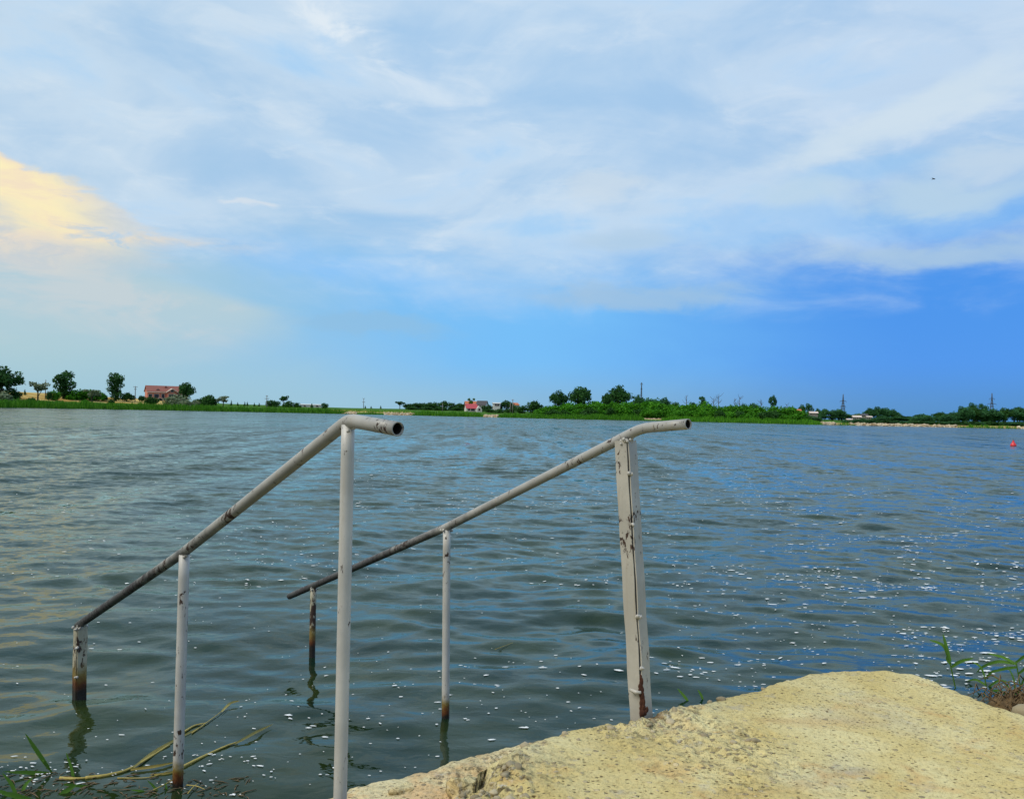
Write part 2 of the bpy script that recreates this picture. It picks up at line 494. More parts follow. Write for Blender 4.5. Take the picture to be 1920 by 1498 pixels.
def concrete_mat():
    m = new_mat('yellowed_concrete')
    p = geo_pos()
    c = mix(smooth(noise(p, 2.2, 5.0, 0.6, 0.4), 0.35, 0.66), (0.53, 0.425, 0.170), (0.62, 0.55, 0.29))
    c = mix(smooth(noise(p, 4.5, 5.0, 0.65, 0.6), 0.54, 0.72) * 0.55, c, (0.48, 0.27, 0.09))
    c = mix(smooth(noise(mapping(p, (1, 1, 1)), 6.5, 4.0, 0.6), 0.58, 0.74) * 0.6, c, (0.36, 0.33, 0.24))
    c = mix(smooth(noise(mapping(p, (0.5, 1.2, 1)), 2.6, 5.0, 0.6, 0.9), 0.56, 0.76) * 0.42, c, (0.42, 0.245, 0.085))
    c = mix(smooth(noise(p, 1.5, 4.0, 0.6, 0.6), 0.55, 0.72) * 0.45, c, (0.43, 0.41, 0.30))
    pl = attr('pale')
    c = mix(pl * 0.75, c, mix(smooth(noise(p, 7.0, 4.0, 0.6), 0.45, 0.65), (0.60, 0.53, 0.33), (0.55, 0.36, 0.19)))
    fine = noise(p, 70.0, 4.0, 0.6)
    c = mix(smooth(fine, 0.30, 0.55) * -0.35 + 0.35, c, (0.25, 0.19, 0.08))
    rough_a = attr('rough')
    # embedded aggregate and pits
    pv = mapping(p, (1.0, 1.7, 1.0))
    agg = voronoi(pv, 62.0); aggc = voronoi(pv, 62.0, 'F1', 1)
    ar, ag, ab = sep(aggc)
    tiny = smooth(voronoi(mapping(p, (1, 1.5, 1)), 170.0) + (fine - 0.5) * 0.6, 0.24, 0.12)
    c = mix(tiny * 0.75, c, (0.16, 0.11, 0.045))
    dens = noise(p, 3.5, 4.0, 0.65)
    spot = smooth(agg + (fine - 0.5) * 0.5, 0.42, 0.20) * smooth(ar + (dens - 0.5) * 0.5, 0.84, 0.87)
    c = mix(spot * 0.95, c, mix(ag, (0.05, 0.032, 0.014), (0.24, 0.16, 0.06)))
    agg2 = voronoi(mapping(p, (1, 1.35, 1)), 34.0); a2c = voronoi(mapping(p, (1, 1.35, 1)), 34.0, 'F1', 1)
    br, bg_, bb = sep(a2c)
    spot2 = smooth(agg2, 0.40, 0.28) * smooth(br + rough_a * 0.55, 0.90, 0.95)
    c = mix(spot2 * 0.8, c, mix(bg_, (0.16, 0.13, 0.09), (0.60, 0.50, 0.30)))
    c = mix(smooth(noise(p, 8.0, 5.0, 0.65, 0.5), 0.46, 0.62) * rough_a * 0.55, c, (0.30, 0.25, 0.15))
    crev = smooth(noise(p, 24.0, 6.0, 0.65, 0.5), 0.46, 0.36) * rough_a
    c = mix(crev * 0.85, c, (0.07, 0.05, 0.03))  # crevice shade painted dark into the colour where the bump dips
    lich = smooth(noise(p, 13.0, 5.0, 0.6), 0.60, 0.70) * (rough_a * 0.8 + 0.12)
    c = mix(lich, c, (0.46, 0.45, 0.40))
    x_, y_, z = sep(p)
    rd_ = V.op('SQRT', (x_ - 0.552) * (x_ - 0.552) + (y_ - 3.36) * (y_ - 3.36))
    c = mix(smooth(rd_ + (noise(p, 22.0, 4.0, 0.6) - 0.5) * 0.16, 0.115, 0.045) * 0.8, c, (0.11, 0.045, 0.015))
    c = mix(smooth(z + (noise(p, 9.0, 4.0) - 0.5) * 0.12, 0.16, 0.05), c, (0.13, 0.105, 0.04))
    h = fine * 0.7 + noise(p, 180.0, 3.0, 0.6) * 0.35 + tiny * -0.6 + spot * -0.9 + spot2 * 0.8 + noise(p, 34.0, 4.0, 0.6) * (rough_a * 2.0 + 1.1) + crev * -1.5
    out_surface(principled(c, 0.9, bump(h, 0.9, 0.006), spec=0.25).outputs[0])
    return m


M['concrete'] = concrete_mat()


def pebble_mat():
    m = new_mat('embedded_pebble')
    c = mix(obj_rand(), (0.22, 0.18, 0.11), (0.58, 0.50, 0.33))
    p = obj_co()
    c = mix(noise(p, 3.0, 5.0, 0.6) * 0.6, c, (0.30, 0.25, 0.15))
    out_surface(principled(c, 0.8, bump(noise(p, 12.0), 0.4, 0.02), spec=0.3).outputs[0]); return m


M['pebble'] = pebble_mat()


def ground_mat():
    m = new_mat('lakeside_ground')
    p = geo_pos()
    g = mix(noise(p, 0.35, 6.0, 0.65), (0.022, 0.085, 0.008), (0.070, 0.165, 0.016))
    dry = attr('dry'); tan = attr('tan'); mud = attr('mud')
    dn = noise(mapping(p, (0.5, 0.5, 1.0)), 0.30, 6.0, 0.68)
    dryc = mix(smooth(noise(mapping(p, (0.3, 1, 1)), 0.22, 5.0, 0.6), 0.4, 0.62), (0.34, 0.20, 0.045), (0.50, 0.40, 0.15))
    c = mix(smooth(dry + (dn - 0.5) * 1.5, 0.40, 0.62), g, dryc)
    tanc = mix(noise(p, 0.5, 6.0, 0.65), (0.30, 0.19, 0.08), (0.52, 0.38, 0.20))
    c = mix(smooth(tan + (dn - 0.5) * 0.7, 0.42, 0.58), c, tanc)
    mudc = mix(noise(p, 9.0, 7.0, 0.7), (0.016, 0.014, 0.007), (0.065, 0.052, 0.026))
    c = mix(mud, c, mudc)
    out_surface(principled(c, 0.95, bump(noise(p, 8.0, 6.0, 0.7), 0.6, 0.05), spec=0.1).outputs[0])
    return m


M['ground'] = ground_mat()


def water_mat():
    m = new_mat('lake_water')
    p = geo_pos(); x, y, z = sep(p)
    dist = V.op('SQRT', x * x + y * y)
    far = smooth(dist, 3.5, 28.0)
    near_n = noise(mapping(p, (0.75, 1.15, 0.0)), 6.0, 3.0, 0.5, 0.3)
    b0 = bump(near_n * 0.006, 1.0, 1.0)
    # wavelets too small for the mesh far out: slopes taken straight from noise
    def vec(kind, *a, scale=None):
        n = V.nt.nodes.new('ShaderNodeVectorMath'); n.operation = kind
        for i_, v_ in enumerate(a):
            if isinstance(v_, V): V.nt.links.new(v_.s, n.inputs[i_])
            else: n.inputs[i_].default_value = v_
        if scale is not None:
            if isinstance(scale, V): V.nt.links.new(scale.s, n.inputs['Scale'])
            else: n.inputs['Scale'].default_value = scale
        return V(n.outputs[0])
    na = noise(mapping(p, (0.7, 1.3, 0.0)), 2.8, 4.0, 0.62, 0.2, 1)
    nc = noise(mapping(p, (0.9, 0.10, 0.0)), 0.9, 4.0, 0.6, 0.2, 1)
    patch = noise(mapping(p, (0.5, 0.25, 0.0)), 0.07, 4.0, 0.55, 0.4)
    nd = noise(mapping(p, (0.8, 1.2, 0.0)), 8.0, 3.0, 0.6, 0.3, 1)
    amp = far * (patch * 1.6 + 0.15)
    fin = smooth(dist, 3.2, 11.0) * (patch * 0.9 + 0.05)
    sl = vec('ADD', vec('SCALE', vec('SUBTRACT', na, (0.5, 0.575, 0.5)), scale=0.75), vec('SCALE', vec('SUBTRACT', nc, (0.5, 0.55, 0.5)), scale=0.66))
    sl = vec('MULTIPLY', vec('SCALE', sl, scale=amp), (1.0, 1.0, 0.0))
    sl = vec('ADD', sl, vec('MULTIPLY', vec('SCALE', vec('SUBTRACT', nd, (0.5, 0.52, 0.5)), scale=fin), (1.0, 1.0, 0.0)))
    nb = vec('NORMALIZE', vec('ADD', b0, sl))
    # turbid water: green-brown body seen through a thin clear top
    bodyc = mix(smooth(noise(p, 0.8, 4.0, 0.6, 0.5), 0.35, 0.68), (0.003, 0.020, 0.014), (0.022, 0.038, 0.008))
    df = V.nt.nodes.new('ShaderNodeBsdfDiffuse'); V.nt.links.new(bodyc.s, df.inputs[0])
    tr = V.nt.nodes.new('ShaderNodeBsdfTransparent'); tr.inputs[0].default_value = (0.38, 0.46, 0.20, 1)
    m1 = V.nt.nodes.new('ShaderNodeMixShader'); m1.inputs[0].default_value = 0.30
    V.nt.links.new(df.outputs[0], m1.inputs[1]); V.nt.links.new(tr.outputs[0], m1.inputs[2])
    gl = V.nt.nodes.new('ShaderNodeBsdfGlossy'); V.nt.links.new(nb.s, gl.inputs['Normal'])
    gl.inputs['Color'].default_value = (0.84, 0.93, 0.88, 1)
    rgh = smooth(dist, 10.0, 120.0) * 0.05 + 0.008
    V.nt.links.new(rgh.s, gl.inputs['Roughness'])
    fr = V.nt.nodes.new('ShaderNodeFresnel'); fr.inputs[0].default_value = 1.333
    V.nt.links.new(nb.s, fr.inputs['Normal'])
    m2 = V.nt.nodes.new('ShaderNodeMixShader')
    V.nt.links.new(fr.outputs[0], m2.inputs[0]); V.nt.links.new(m1.outputs[0], m2.inputs[1]); V.nt.links.new(gl.outputs[0], m2.inputs[2])
    out_surface(m2.outputs[0]); return m


M['water'] = water_mat()
mm = new_mat('white_foam')
out_surface(principled(mix(island(), (0.62, 0.66, 0.68), (0.85, 0.87, 0.87)), 0.7).outputs[0]); M['foam'] = mm

# ---------------------------------------------------------------- terrain and lake
SH_PX = [(-1e4, 0)]
_azs = [-180, -95, -84, -70, -50, -40] + [math.degrees(az_of(p)) for p in (0, 240, 430, 640, 780, 1000, 1240, 1540, 1720, 1920)] + [42, 55, 72, 85, 95, 180]
_shr = [12, 14, 60, 130, 205, 240] + [264, 285, 287, 295, 296, 284, 300, 300, 330, 372] + [390, 330, 220, 70, 14, 12]
_PLX = [-1600, -400, 0, 250, 430, 640, 900, 1200, 1540, 1750, 1920, 2400, 3600]
_PLZ = [6, 6, 5.2, 4.0, 2.7, 2.3, 2.3, 2.7, 1.75, 1.9, 3.0, 5, 5]
_PLA = [math.degrees(az_of(p)) for p in _PLX]


def shore_r(azd): return np.interp(azd, _azs, _shr) + 2.5 * fbm(azd * 0.5, azd * 0 + 3.0, 3, 11)
def near_y(x): return np.interp(x, [-60, -6, -1.2, -0.5, 1.4, 2.0, 2.75, 3.4, 6, 60], [1.5, 3.0, 3.12, 2.5, 2.6, 3.5, 4.55, 4.95, 5.2, 3.0])


def ground_z(x, y):
    x = np.asarray(x, float); y = np.asarray(y, float)
    r = np.hypot(x, y); azd = np.degrees(np.arctan2(x, y))
    s = r - shore_r(azd)
    H = np.interp(azd, _PLA, _PLZ)
    bank = 0.55 * np.clip(s / 2.2, 0, 1)
    up = np.clip(s / 60.0, 0, 1); up = up * up * (3 - 2 * up)
    zf = np.where(s < 0, np.maximum(s * 0.3, -1.6), bank + (H - 0.55) * up + 0.35 * fbm(x * 0.03, y * 0.03, 3, 5) * up)
    t = near_y(x) - y + 0.10 * fbm(x * 2.0, y * 2.0, 3, 21)
    zn = np.where(t < 0, np.maximum(t * 0.42, -1.6), np.minimum(t * 0.14, 0.33)) + 0.02 * fbm(x * 5, y * 5, 3, 23) * np.clip(1 - np.abs(t), 0, 1)
    return np.maximum(zn, zf)


def gz(x, y): return float(ground_z(np.array([x]), np.array([y]))[0])


azl = np.radians(np.concatenate([np.arange(-180, -42, 3.0), np.arange(-42, 42, 0.3), np.arange(42, 180.01, 3.0)]))
rl = np.concatenate([np.geomspace(0.3, 1.6, 12), np.geomspace(1.65, 7, 110), np.geomspace(7.3, 225, 50), np.arange(228, 400, 1.5), np.geomspace(402, 7000, 50)])
A_, R_ = np.meshgrid(azl, rl)
GX, GY = R_ * np.sin(A_), R_ * np.cos(A_)
GZ = ground_z(GX, GY)


def grid_faces(nr, nc):
    i = np.arange(nr - 1)[:, None] * nc + np.arange(nc - 1)[None, :]
    return np.stack([i, i + 1, i + 1 + nc, i + nc], -1).reshape(-1, 4)


ground = mesh_obj('ground', np.stack([GX, GY, GZ], -1), grid_faces(*GX.shape), M['ground'])
tag(ground, kind='structure')
AD = np.degrees(A_); S_ = R_ - shore_r(AD)
px_of = 960 + F * np.tan(np.clip(A_, -1.3, 1.3))


def win(v, a, b, e): return np.clip((v - a) / e, 0, 1) * np.clip((b - v) / e, 0, 1)


dry = win(px_of, -900, 345, 60) * win(S_, 20, 75, 12) + win(px_of, 600, 790, 20) * win(S_, 5, 30, 4) * 0.9 + win(px_of, 1500, 2400, 30) * win(S_, 4, 16, 3) * 0.8
tan = win(px_of, 637, 668, 6) * win(S_, -2, 10, 2) + win(px_of, 718, 776, 6) * win(S_, -2, 12, 2) + win(px_of, 905, 934, 5) * win(S_, -2, 14, 2) \
    + win(px_of, 1206, 1246, 5) * win(S_, 1, 14, 2) + win(px_of, 1538, 2300, 6) * win(S_, -2, 9, 2)
mud = np.clip((9 - R_) / 2, 0, 1) + np.clip((0.05 - GZ) / 0.1, 0, 1)
for nm, a in (('dry', dry), ('tan', tan), ('mud', np.clip(mud, 0, 1))):
    at_ = ground.data.attributes.new(nm, 'FLOAT', 'POINT'); at_.data.foreach_set('value', np.clip(a, 0, 1).astype(np.float32).ravel())

# waves: crests mostly facing the landing, peaked, sum of many directions
WV = []
_r = random.Random(4)
for i in range(46):
    lam = 0.22 * (5.2 / 0.22) ** (i / 45.0)
    th = math.radians(-96 + _r.gauss(0, 34))
    a = 0.0042 * lam ** 0.66 * (0.6 + 0.8 * _r.random())
    if lam > 2.2: a *= 0.72
    if lam < 0.7: a *= 1.15
    WV.append((2 * math.pi / lam * math.cos(th), 2 * math.pi / lam * math.sin(th), _r.random() * 6.28, a, lam))


def wave(x, y, dr=None):
    x = np.asarray(x, float); y = np.asarray(y, float)
    z = np.zeros_like(x)
    calm = 0.62 + 0.6 * (fbm(x * 0.35, y * 0.5, 2, 31) + 0.4)
    for kx, ky, ph, a, lam in WV:
        w = 1.0 if dr is None else np.clip(lam / (dr * 2.5) - 1, 0, 1)
        s = np.sin(kx * x + ky * y + ph + 0.7 * vnoise(x * 0.4 / lam ** 0.5, y * 0.4 / lam ** 0.5, 40 + int(lam * 10)) * 4)
        z += a * w * (np.exp(0.9 * (s - 1)) * 2.0 - 1.0)
    return z * calm * np.clip((np.hypot(x - 0.3, y) - 1.0) / 5.0, 0.45, 1.0)


ORX, ORY = 0.2, -0.6
azw = np.radians(np.concatenate([np.arange(-100, -41, 2.0), np.arange(-41, 41, 0.145), np.arange(41, 100.1, 2.0)]))
rw = np.concatenate([np.geomspace(2.3, 62, 520), np.geomspace(64, 420, 36)])
A2, R2 = np.meshgrid(azw, rw)
WX, WY = ORX + R2 * np.sin(A2), ORY + R2 * np.cos(A2)
dr = np.gradient(rw)[:, None] * np.ones_like(A2)
dr = np.maximum(dr, 0.0025 * R2) * np.where(np.abs(A2) > 0.72, 6, 1)
WZ = wave(WX, WY, dr)
lake = tag(mesh_obj('lake_water', np.stack([WX, WY, WZ], -1), grid_faces(*WX.shape), M['water']), kind='structure')


def wz(x, y): return float(wave(np.array([x]), np.array([y]))[0])


# ---------------------------------------------------------------- concrete landing and steps
def star_block(name, outline, centre, ztop, zbot, mat, parent, n=760, amp=0.012, rough_fn=None, tilt=(0, 0), seed=0, round_=0.03, brk=-9.0, pale=0.0):
    """a cast block with a crumbled rim: star-shaped rings from the rim inwards"""
    pts = [Vector(p).to_2d() for p in outline]
    per = [0.0]
    for i in range(len(pts)): per.append(per[-1] + (pts[(i + 1) % len(pts)] - pts[i]).length)
    q = np.linspace(0, per[-1], n, endpoint=False)
    px = np.interp(q, per, [p.x for p in pts] + [pts[0].x]); py = np.interp(q, per, [p.y for p in pts] + [pts[0].y])
    cx, cy = centre
    ang = np.arctan2(py - cy, px - cx)
    rad = np.hypot(px - cx, py - cy)
    rad = rad + 0.042 * fbm(px * 4, py * 4, 2, seed) + 0.032 * fbm(px * 16, py * 16, 3, seed + 5)
    t_in = np.concatenate([[0.0, 0.004, 0.010, 0.018, 0.028, 0.04], np.geomspace(0.055, 1.0, 120)])
    V_, Rr = [], []
    downs = [(-0.035, zbot), (-0.02, ztop - 0.30), (-0.006, ztop - 0.12), (0.0, ztop - 0.05)]
    for off, z in downs:
        r_ = rad - off + 0.02 * fbm(px * 9 + z * 13, py * 9 + z * 7, 3, seed + 9)
        V_.append(np.stack([cx + r_ * np.cos(ang), cy + r_ * np.sin(ang), np.full(n, z) + 0.0], -1)); Rr.append(np.ones(n))
    for t in t_in:
        ins = t * np.minimum(rad, 1e9)
        r_ = np.maximum(rad - (ins if t < 1 else rad), 0.0015) if t >= 0.055 else rad - t
        if t >= 0.055: r_ = np.maximum(rad - (0.055 + (t - 0.055) / 0.945 * (rad - 0.057)), 0.002)
        x = cx + r_ * np.cos(ang); y = cy + r_ * np.sin(ang)
        e = rad - r_
        rg = rough_fn(x, y) if rough_fn else np.zeros_like(x)
        rd = round_ * (1 + 2.6 * np.clip((brk - x) / 0.25, 0, 1))
        drop = rd * np.exp(-e / (rd * 0.55)) * (0.7 + 0.9 * np.clip(fbm(x * 12, y * 12, 2, seed + 3) + 0.5, 0, 1))
        z = ztop + tilt[0] * (x - cx) + tilt[1] * (y - cy) - drop + 0.010 * fbm(x * 2.2, y * 2.2, 3, seed + 1) + 0.003 * fbm(x * 22, y * 22, 3, seed + 2) \
            + rg * (amp * 1.6 * fbm(x * 10, y * 10, 3, seed + 7, 0.6) + amp * 0.9 * fbm(x * 38, y * 38, 3, seed + 8, 0.6))
        V_.append(np.stack([x, y, z], -1)); Rr.append(np.clip(np.maximum(rg, np.exp(-e / 0.03) * 0.5), 0, 1))
    V_ = np.array(V_); m, n_ = V_.shape[:2]
    i = np.arange(m - 1)[:, None] * n_ + np.arange(n_)[None, :]
    j = np.arange(m - 1)[:, None] * n_ + (np.arange(n_)[None, :] + 1) % n_
    fs = np.stack([i, j, j + n_, i + n_], -1).reshape(-1, 4)
    area = 0.5 * np.sum(px * np.roll(py, -1) - np.roll(px, -1) * py)
    if area < 0: fs = fs[:, ::-1]
    o = mesh_obj(name, V_, fs, mat, parent)
    a = o.data.attributes.new('rough', 'FLOAT', 'POINT'); a.data.foreach_set('value', np.array(Rr, dtype=np.float32).ravel())
    a = o.data.attributes.new('pale', 'FLOAT', 'POINT'); a.data.foreach_set('value', np.full(m * n_, pale, dtype=np.float32))
    return o


Z_SLAB = 0.42
landing = empty('concrete_landing', (0.6, 2.0, 0.0))
tag(landing, 'yellowed crumbling concrete landing with steps going down into the lake', 'landing')
bpy.context.view_layer.update()


def local(o, parent):                        # child keeps its place in the world under an unrotated, unscaled parent
    o.location = -Vector(parent.location); return o


edge = [(878, 1476), (884, 1448), (898, 1424), (915, 1408), (960, 1392), (1000, 1381), (1050, 1369), (1100, 1357), (1150, 1346), (1200, 1333), (1250, 1322),
        (1300, 1313), (1350, 1304), (1400, 1290), (1440, 1279), (1480, 1268), (1520, 1257), (1560, 1254), (1620, 1252), (1680, 1254), (1720, 1261),
        (1765, 1277), (1800, 1293), (1850, 1310), (1885, 1320), (1925, 1334)]
slab_out = [on_z(x, y, Z_SLAB) for x, y in edge]
slab_out = [Vector((-1.05, 1.2, 0)), Vector((-1.0, 2.2, 0)), Vector((-0.74, 2.44, 0)), Vector((-0.50, 2.50, 0)), Vector((-0.36, 2.47, 0)), Vector((-0.22, 2.45, 0)),
            Vector((-0.15, 2.50, 0))] + slab_out + [Vector((2.45, 3.0, 0)), Vector((2.7, 2.4, 0)), Vector((2.6, 1.2, 0)), Vector((0.8, 0.9, 0))]


def slab_rough(x, y):
    # crumbled, exposed aggregate along the stair edge
    d = (x * 0.76 + y * 0.65) - (0.55 * 0.76 + 3.375 * 0.65)
    along = x
    m = np.clip((d + 0.42 + 0.25 * fbm(x * 3, y * 3, 3, 61)) / 0.30, 0, 1) * np.clip((1.0 - along + 0.5 * fbm(x * 2, y * 2, 2, 62)) / 0.7, 0, 1)
    left = np.clip((0.18 - x + 0.25 * fbm(x * 4, y * 4, 2, 63)) / 0.25, 0, 1)
    return np.clip(np.maximum(m, left), 0, 1)


slab = local(star_block('landing_slab', slab_out, (0.95, 2.75), Z_SLAB, -0.5, M['concrete'], landing, 1100, 0.020, slab_rough, (0, 0), 3, 0.034, 0.12), landing)

UD = Vector((0.651, -0.759, 0))              # along the rails, towards the bank
VD = Vector((0.759, 0.651, 0))               # across the steps


def P2(u, v, o=Vector((0.05, 2.95, 0))): return o + UD * u + VD * v


def tread_rough(x, y): return np.clip(0.22 + 1.2 * fbm(x * 3, y * 3, 3, 71), 0, 1)


t1 = [on_z(520, 1520, 0.22), on_z(596, 1490, 0.22), on_z(680, 1461, 0.22), on_z(756, 1439, 0.22), on_z(840, 1415, 0.22), on_z(960, 1384, 0.22), P2(-0.36, 0.52), P2(0.25, 0.52), P2(0.55, 0.2), P2(0.4, -0.6), P2(0.15, -0.86)]
local(star_block('step', t1, (-0.16, 2.85), 0.22, -0.6, M['concrete'], landing, 420, 0.020, tread_rough, (0.0, -0.03), 13, 0.030, -9.0, 1.0), landing)
for kk, (u0, u1, z) in enumerate([(-0.92, -0.28, -0.055), (-1.42, -0.85, -0.24), (-1.95, -1.36, -0.42)]):
    o_ = [P2(u0, -0.82), P2(u0, 0.0), P2(u0, 0.66), P2(u1 + 0.1, 0.66), P2(u1 + 0.1, -0.82)]
    c_ = P2((u0 + u1) / 2, -0.05)
    local(star_block('step', o_, (c_.x, c_.y), z, -1.3, M['concrete'], landing, 240, 0.012, tread_rough, (0, 0), 23 + kk), landing)

# loose blocks and embedded pebbles
ico = bmesh.new(); bmesh.ops.create_icosphere(ico, subdivisions=2, radius=1.0)
ICOV = np.array([v.co[:] for v in ico.verts]); ICOF = [tuple(v.index for v in f.verts) for f in ico.faces]; ico.free()
ico = bmesh.new(); bmesh.ops.create_icosphere(ico, subdivisions=1, radius=1.0)
ICO1V = np.array([v.co[:] for v in ico.verts]); ICO1F = np.array([[v.index for v in f.verts] for f in ico.faces]); ico.free()


def lump(seed, amp=0.25, sc=(1, 1, 1), freq=1.3):
    v = ICOV.copy()
    k_ = 1 + amp * (fbm(v[:, 0] * freq + seed * 3.1, v[:, 1] * freq + v[:, 2] * 0.7, 3, seed) + fbm(v[:, 2] * freq - seed, v[:, 0] * freq, 2, seed + 4))
    return v * k_[:, None] * np.array(sc)


pmesh = []
for k_ in range(6):
    v = lump(100 + k_, 0.45, (1, 0.8, 0.55))
    me = bpy.data.meshes.new('pebble'); me.from_pydata([tuple(p) for p in v], [], ICOF); me.materials.append(M['pebble'])
    me.polygons.foreach_set('use_smooth', [True] * len(me.polygons)); pmesh.append(me)

sv = np.empty(len(slab.data.vertices) * 3, np.float32); slab.data.vertices.foreach_get('co', sv); sv = sv.reshape(-1, 3)
sr = np.empty(len(sv), np.float32); slab.data.attributes['rough'].data.foreach_get('value', sr)
topm = sv[:, 2] > Z_SLAB - 0.03
TV = sv[topm]; TR = sr[topm]
pr = random.Random(12)


def add_pebble(x, y, size, sink=0.3):
    d = (TV[:, 0] - x) ** 2 + (TV[:, 1] - y) ** 2
    z = float(TV[int(np.argmin(d)), 2])
    o = bpy.data.objects.new('pebble', pr.choice(pmesh)); link(o, slab)
    o.location = (x, y, z + size * (0.30 - sink)); o.rotation_euler = (pr.gauss(0, .25), pr.gauss(0, .25), pr.random() * 6.28)
    s_ = size; o.scale = (s_, s_, s_ * (0.7 + 0.5 * pr.random()))
    return o


for (x, y, s_) in ((1352, 1306, 0.021), (1432, 1283, 0.012), (1330, 1312, 0.013), (985, 1384, 0.02), (1060, 1370, 0.016)):
    p = on_z(x, y + 2, Z_SLAB); add_pebble(p.x, p.y, s_, 0.05)
cnt = 0
while cnt < 190:
    i = pr.randrange(len(TV))
    x, y = TV[i, 0], TV[i, 1]
    if y < 2.45 or TR[i] < 0.35 + 0.5 * pr.random(): continue
    add_pebble(x + pr.gauss(0, .01), y + pr.gauss(0, .01), 0.004 + 0.017 * pr.random() ** 2.2, 0.35); cnt += 1
while cnt < 250:
    i = pr.randrange(len(TV)); x, y = TV[i, 0], TV[i, 1]
    if y < 2.5: continue
    add_pebble(x, y, 0.004 + 0.007 * pr.random() ** 2, 0.45); cnt += 1

ico = bmesh.new(); bmesh.ops.create_icosphere(ico, subdivisions=4, radius=1.0)
I4V = np.array([v.co[:] for v in ico.verts]); I4F = [tuple(v.index for v in f.verts) for f in ico.faces]; ico.free()
for (x, y, z, sc, rz_) in ((758, 1484, 0.20, (0.075, 0.035, 0.022), 1.2), (868, 1492, 0.225, (0.05, 0.06, 0.06), 0.5)):
    q = on_z(x, y, z); v = I4V.copy()
    v = np.sign(v) * np.abs(v) ** 0.75                                   # blocky, then knocked about
    k_ = 1 + 0.45 * fbm(v[:, 0] * 1.3 + x, v[:, 1] * 1.3 + v[:, 2], 3, int(x)) + 0.16 * fbm(v[:, 0] * 6 + v[:, 2] * 3, v[:, 1] * 6 - v[:, 2] * 2, 3, int(x) + 3)
    ch = mesh_obj('broken_chunk', v * k_[:, None] * np.array(sc), I4F, M['concrete'], landing, True)
    ch.location = q - Vector(landing.location); ch.rotation_euler = (0.2, 0.15, rz_)
    for nm in ('rough', 'pale'):
        a = ch.data.attributes.new(nm, 'FLOAT', 'POINT'); a.data.foreach_set('value', np.full(len(v), 0.5, dtype=np.float32))
# ---------------------------------------------------------------- handrails
def arc_path(pts, bends):
    """polyline with rounded corners (radius in metres at inner points)"""
    out = [Vector(pts[0])]
    for i in range(1, len(pts) - 1):
        a, b, c = (Vector(pts[j]) for j in (i - 1, i, i + 1))
        r = bends[i - 1]
        p0 = b + (a - b).normalized() * r; p2 = b + (c - b).normalized() * r
        for t in np.linspace(0, 1, 9): out.append(p0 * (1 - t) ** 2 + b * 2 * t * (1 - t) + p2 * t * t)
    out.append(Vector(pts[-1])); return out


def dense(pts, step=0.08):
    o = []
    for a, b in zip(pts[:-1], pts[1:]):
        k_ = max(1, int((b - a).length / step))
        for i in range(k_): o.append(a.lerp(b, i / k_))
    return o + [pts[-1]]


def weld(parent, c, r, n, seed):
    mb = MB(); rr = random.Random(seed)
    for i in range(n):
        p = Vector(c) + Vector((rr.gauss(0, r), rr.gauss(0, r), rr.gauss(0, r * 0.4)))
        s_ = 0.0045 + 0.004 * rr.random()
        v = lump(seed * 7 + i, 0.3) * s_ + np.array(p)
        mb.add(v, ICOF)
    return mb.build('weld_bead', M['weld'], parent)


def pipe_post(parent, base, top, rad, mat, name='post'):
    mb = MB(); b, t = Vector(base), Vector(top)
    mb.tube([b.lerp(t, i / 14) for i in range(15)], rad, 20)
    return mb.build(name, mat, parent)


def angle_post(parent, base, top, side, twist, mat, gap=0.010, th=0.005):
    """two angle irons standing corner to corner with an open seam towards the landing"""
    b, t = Vector(base), Vector(top)
    ax = (t - b).normalized()
    u = Matrix.Rotation(twist, 3, 'Z') @ UD; u = (u - ax * u.dot(ax)).normalized(); w = ax.cross(u).normalized()
    if w.dot(VD) < 0: w = -w
    a = side / 2
    post = None
    for sgn in (0, 1):
        # box corners: near (+u,-w), left (-u,-w), far (-u,+w), right (+u,+w)
        if sgn == 0: poly = [(a - gap, -a), (-a, -a), (-a, a - gap), (-a + th, a - gap), (-a + th, -a + th), (a - gap, -a + th)]
        else: poly = [(a, -a + gap * 0.4), (a, a), (-a + gap, a), (-a + gap, a - th), (a - th, a - th), (a - th, -a + gap * 0.4)]
        vs = []
        L = (t - b).length; k_ = 16
        rr = random.Random(5 + sgn)
        for i in range(k_ + 1):
            c = b + ax * (L * i / k_)
            jig = (0.0012 * math.sin(i * 1.7 + sgn), 0.0012 * math.cos(i * 1.3 + sgn))
            for (p, q) in poly: vs.append(c + u * (p + jig[0]) + w * (q + jig[1]))
        fs = []
        for i in range(k_):
            for j in range(6):
                fs.append((i * 6 + j, i * 6 + (j + 1) % 6, (i + 1) * 6 + (j + 1) % 6, (i + 1) * 6 + j))
        fs.append(tuple(range(6))[::-1]); fs.append(tuple(k_ * 6 + j for j in range(6)))
        o = mesh_obj('angle_iron', vs, fs, mat, post if post else parent, False)
        bm = bmesh.new(); bm.from_mesh(o.data); bmesh.ops.recalc_face_normals(bm, faces=bm.faces); bm.to_mesh(o.data); bm.free()
        if post is None: post = o; o.name = 'post'
    return post, ax, u, w


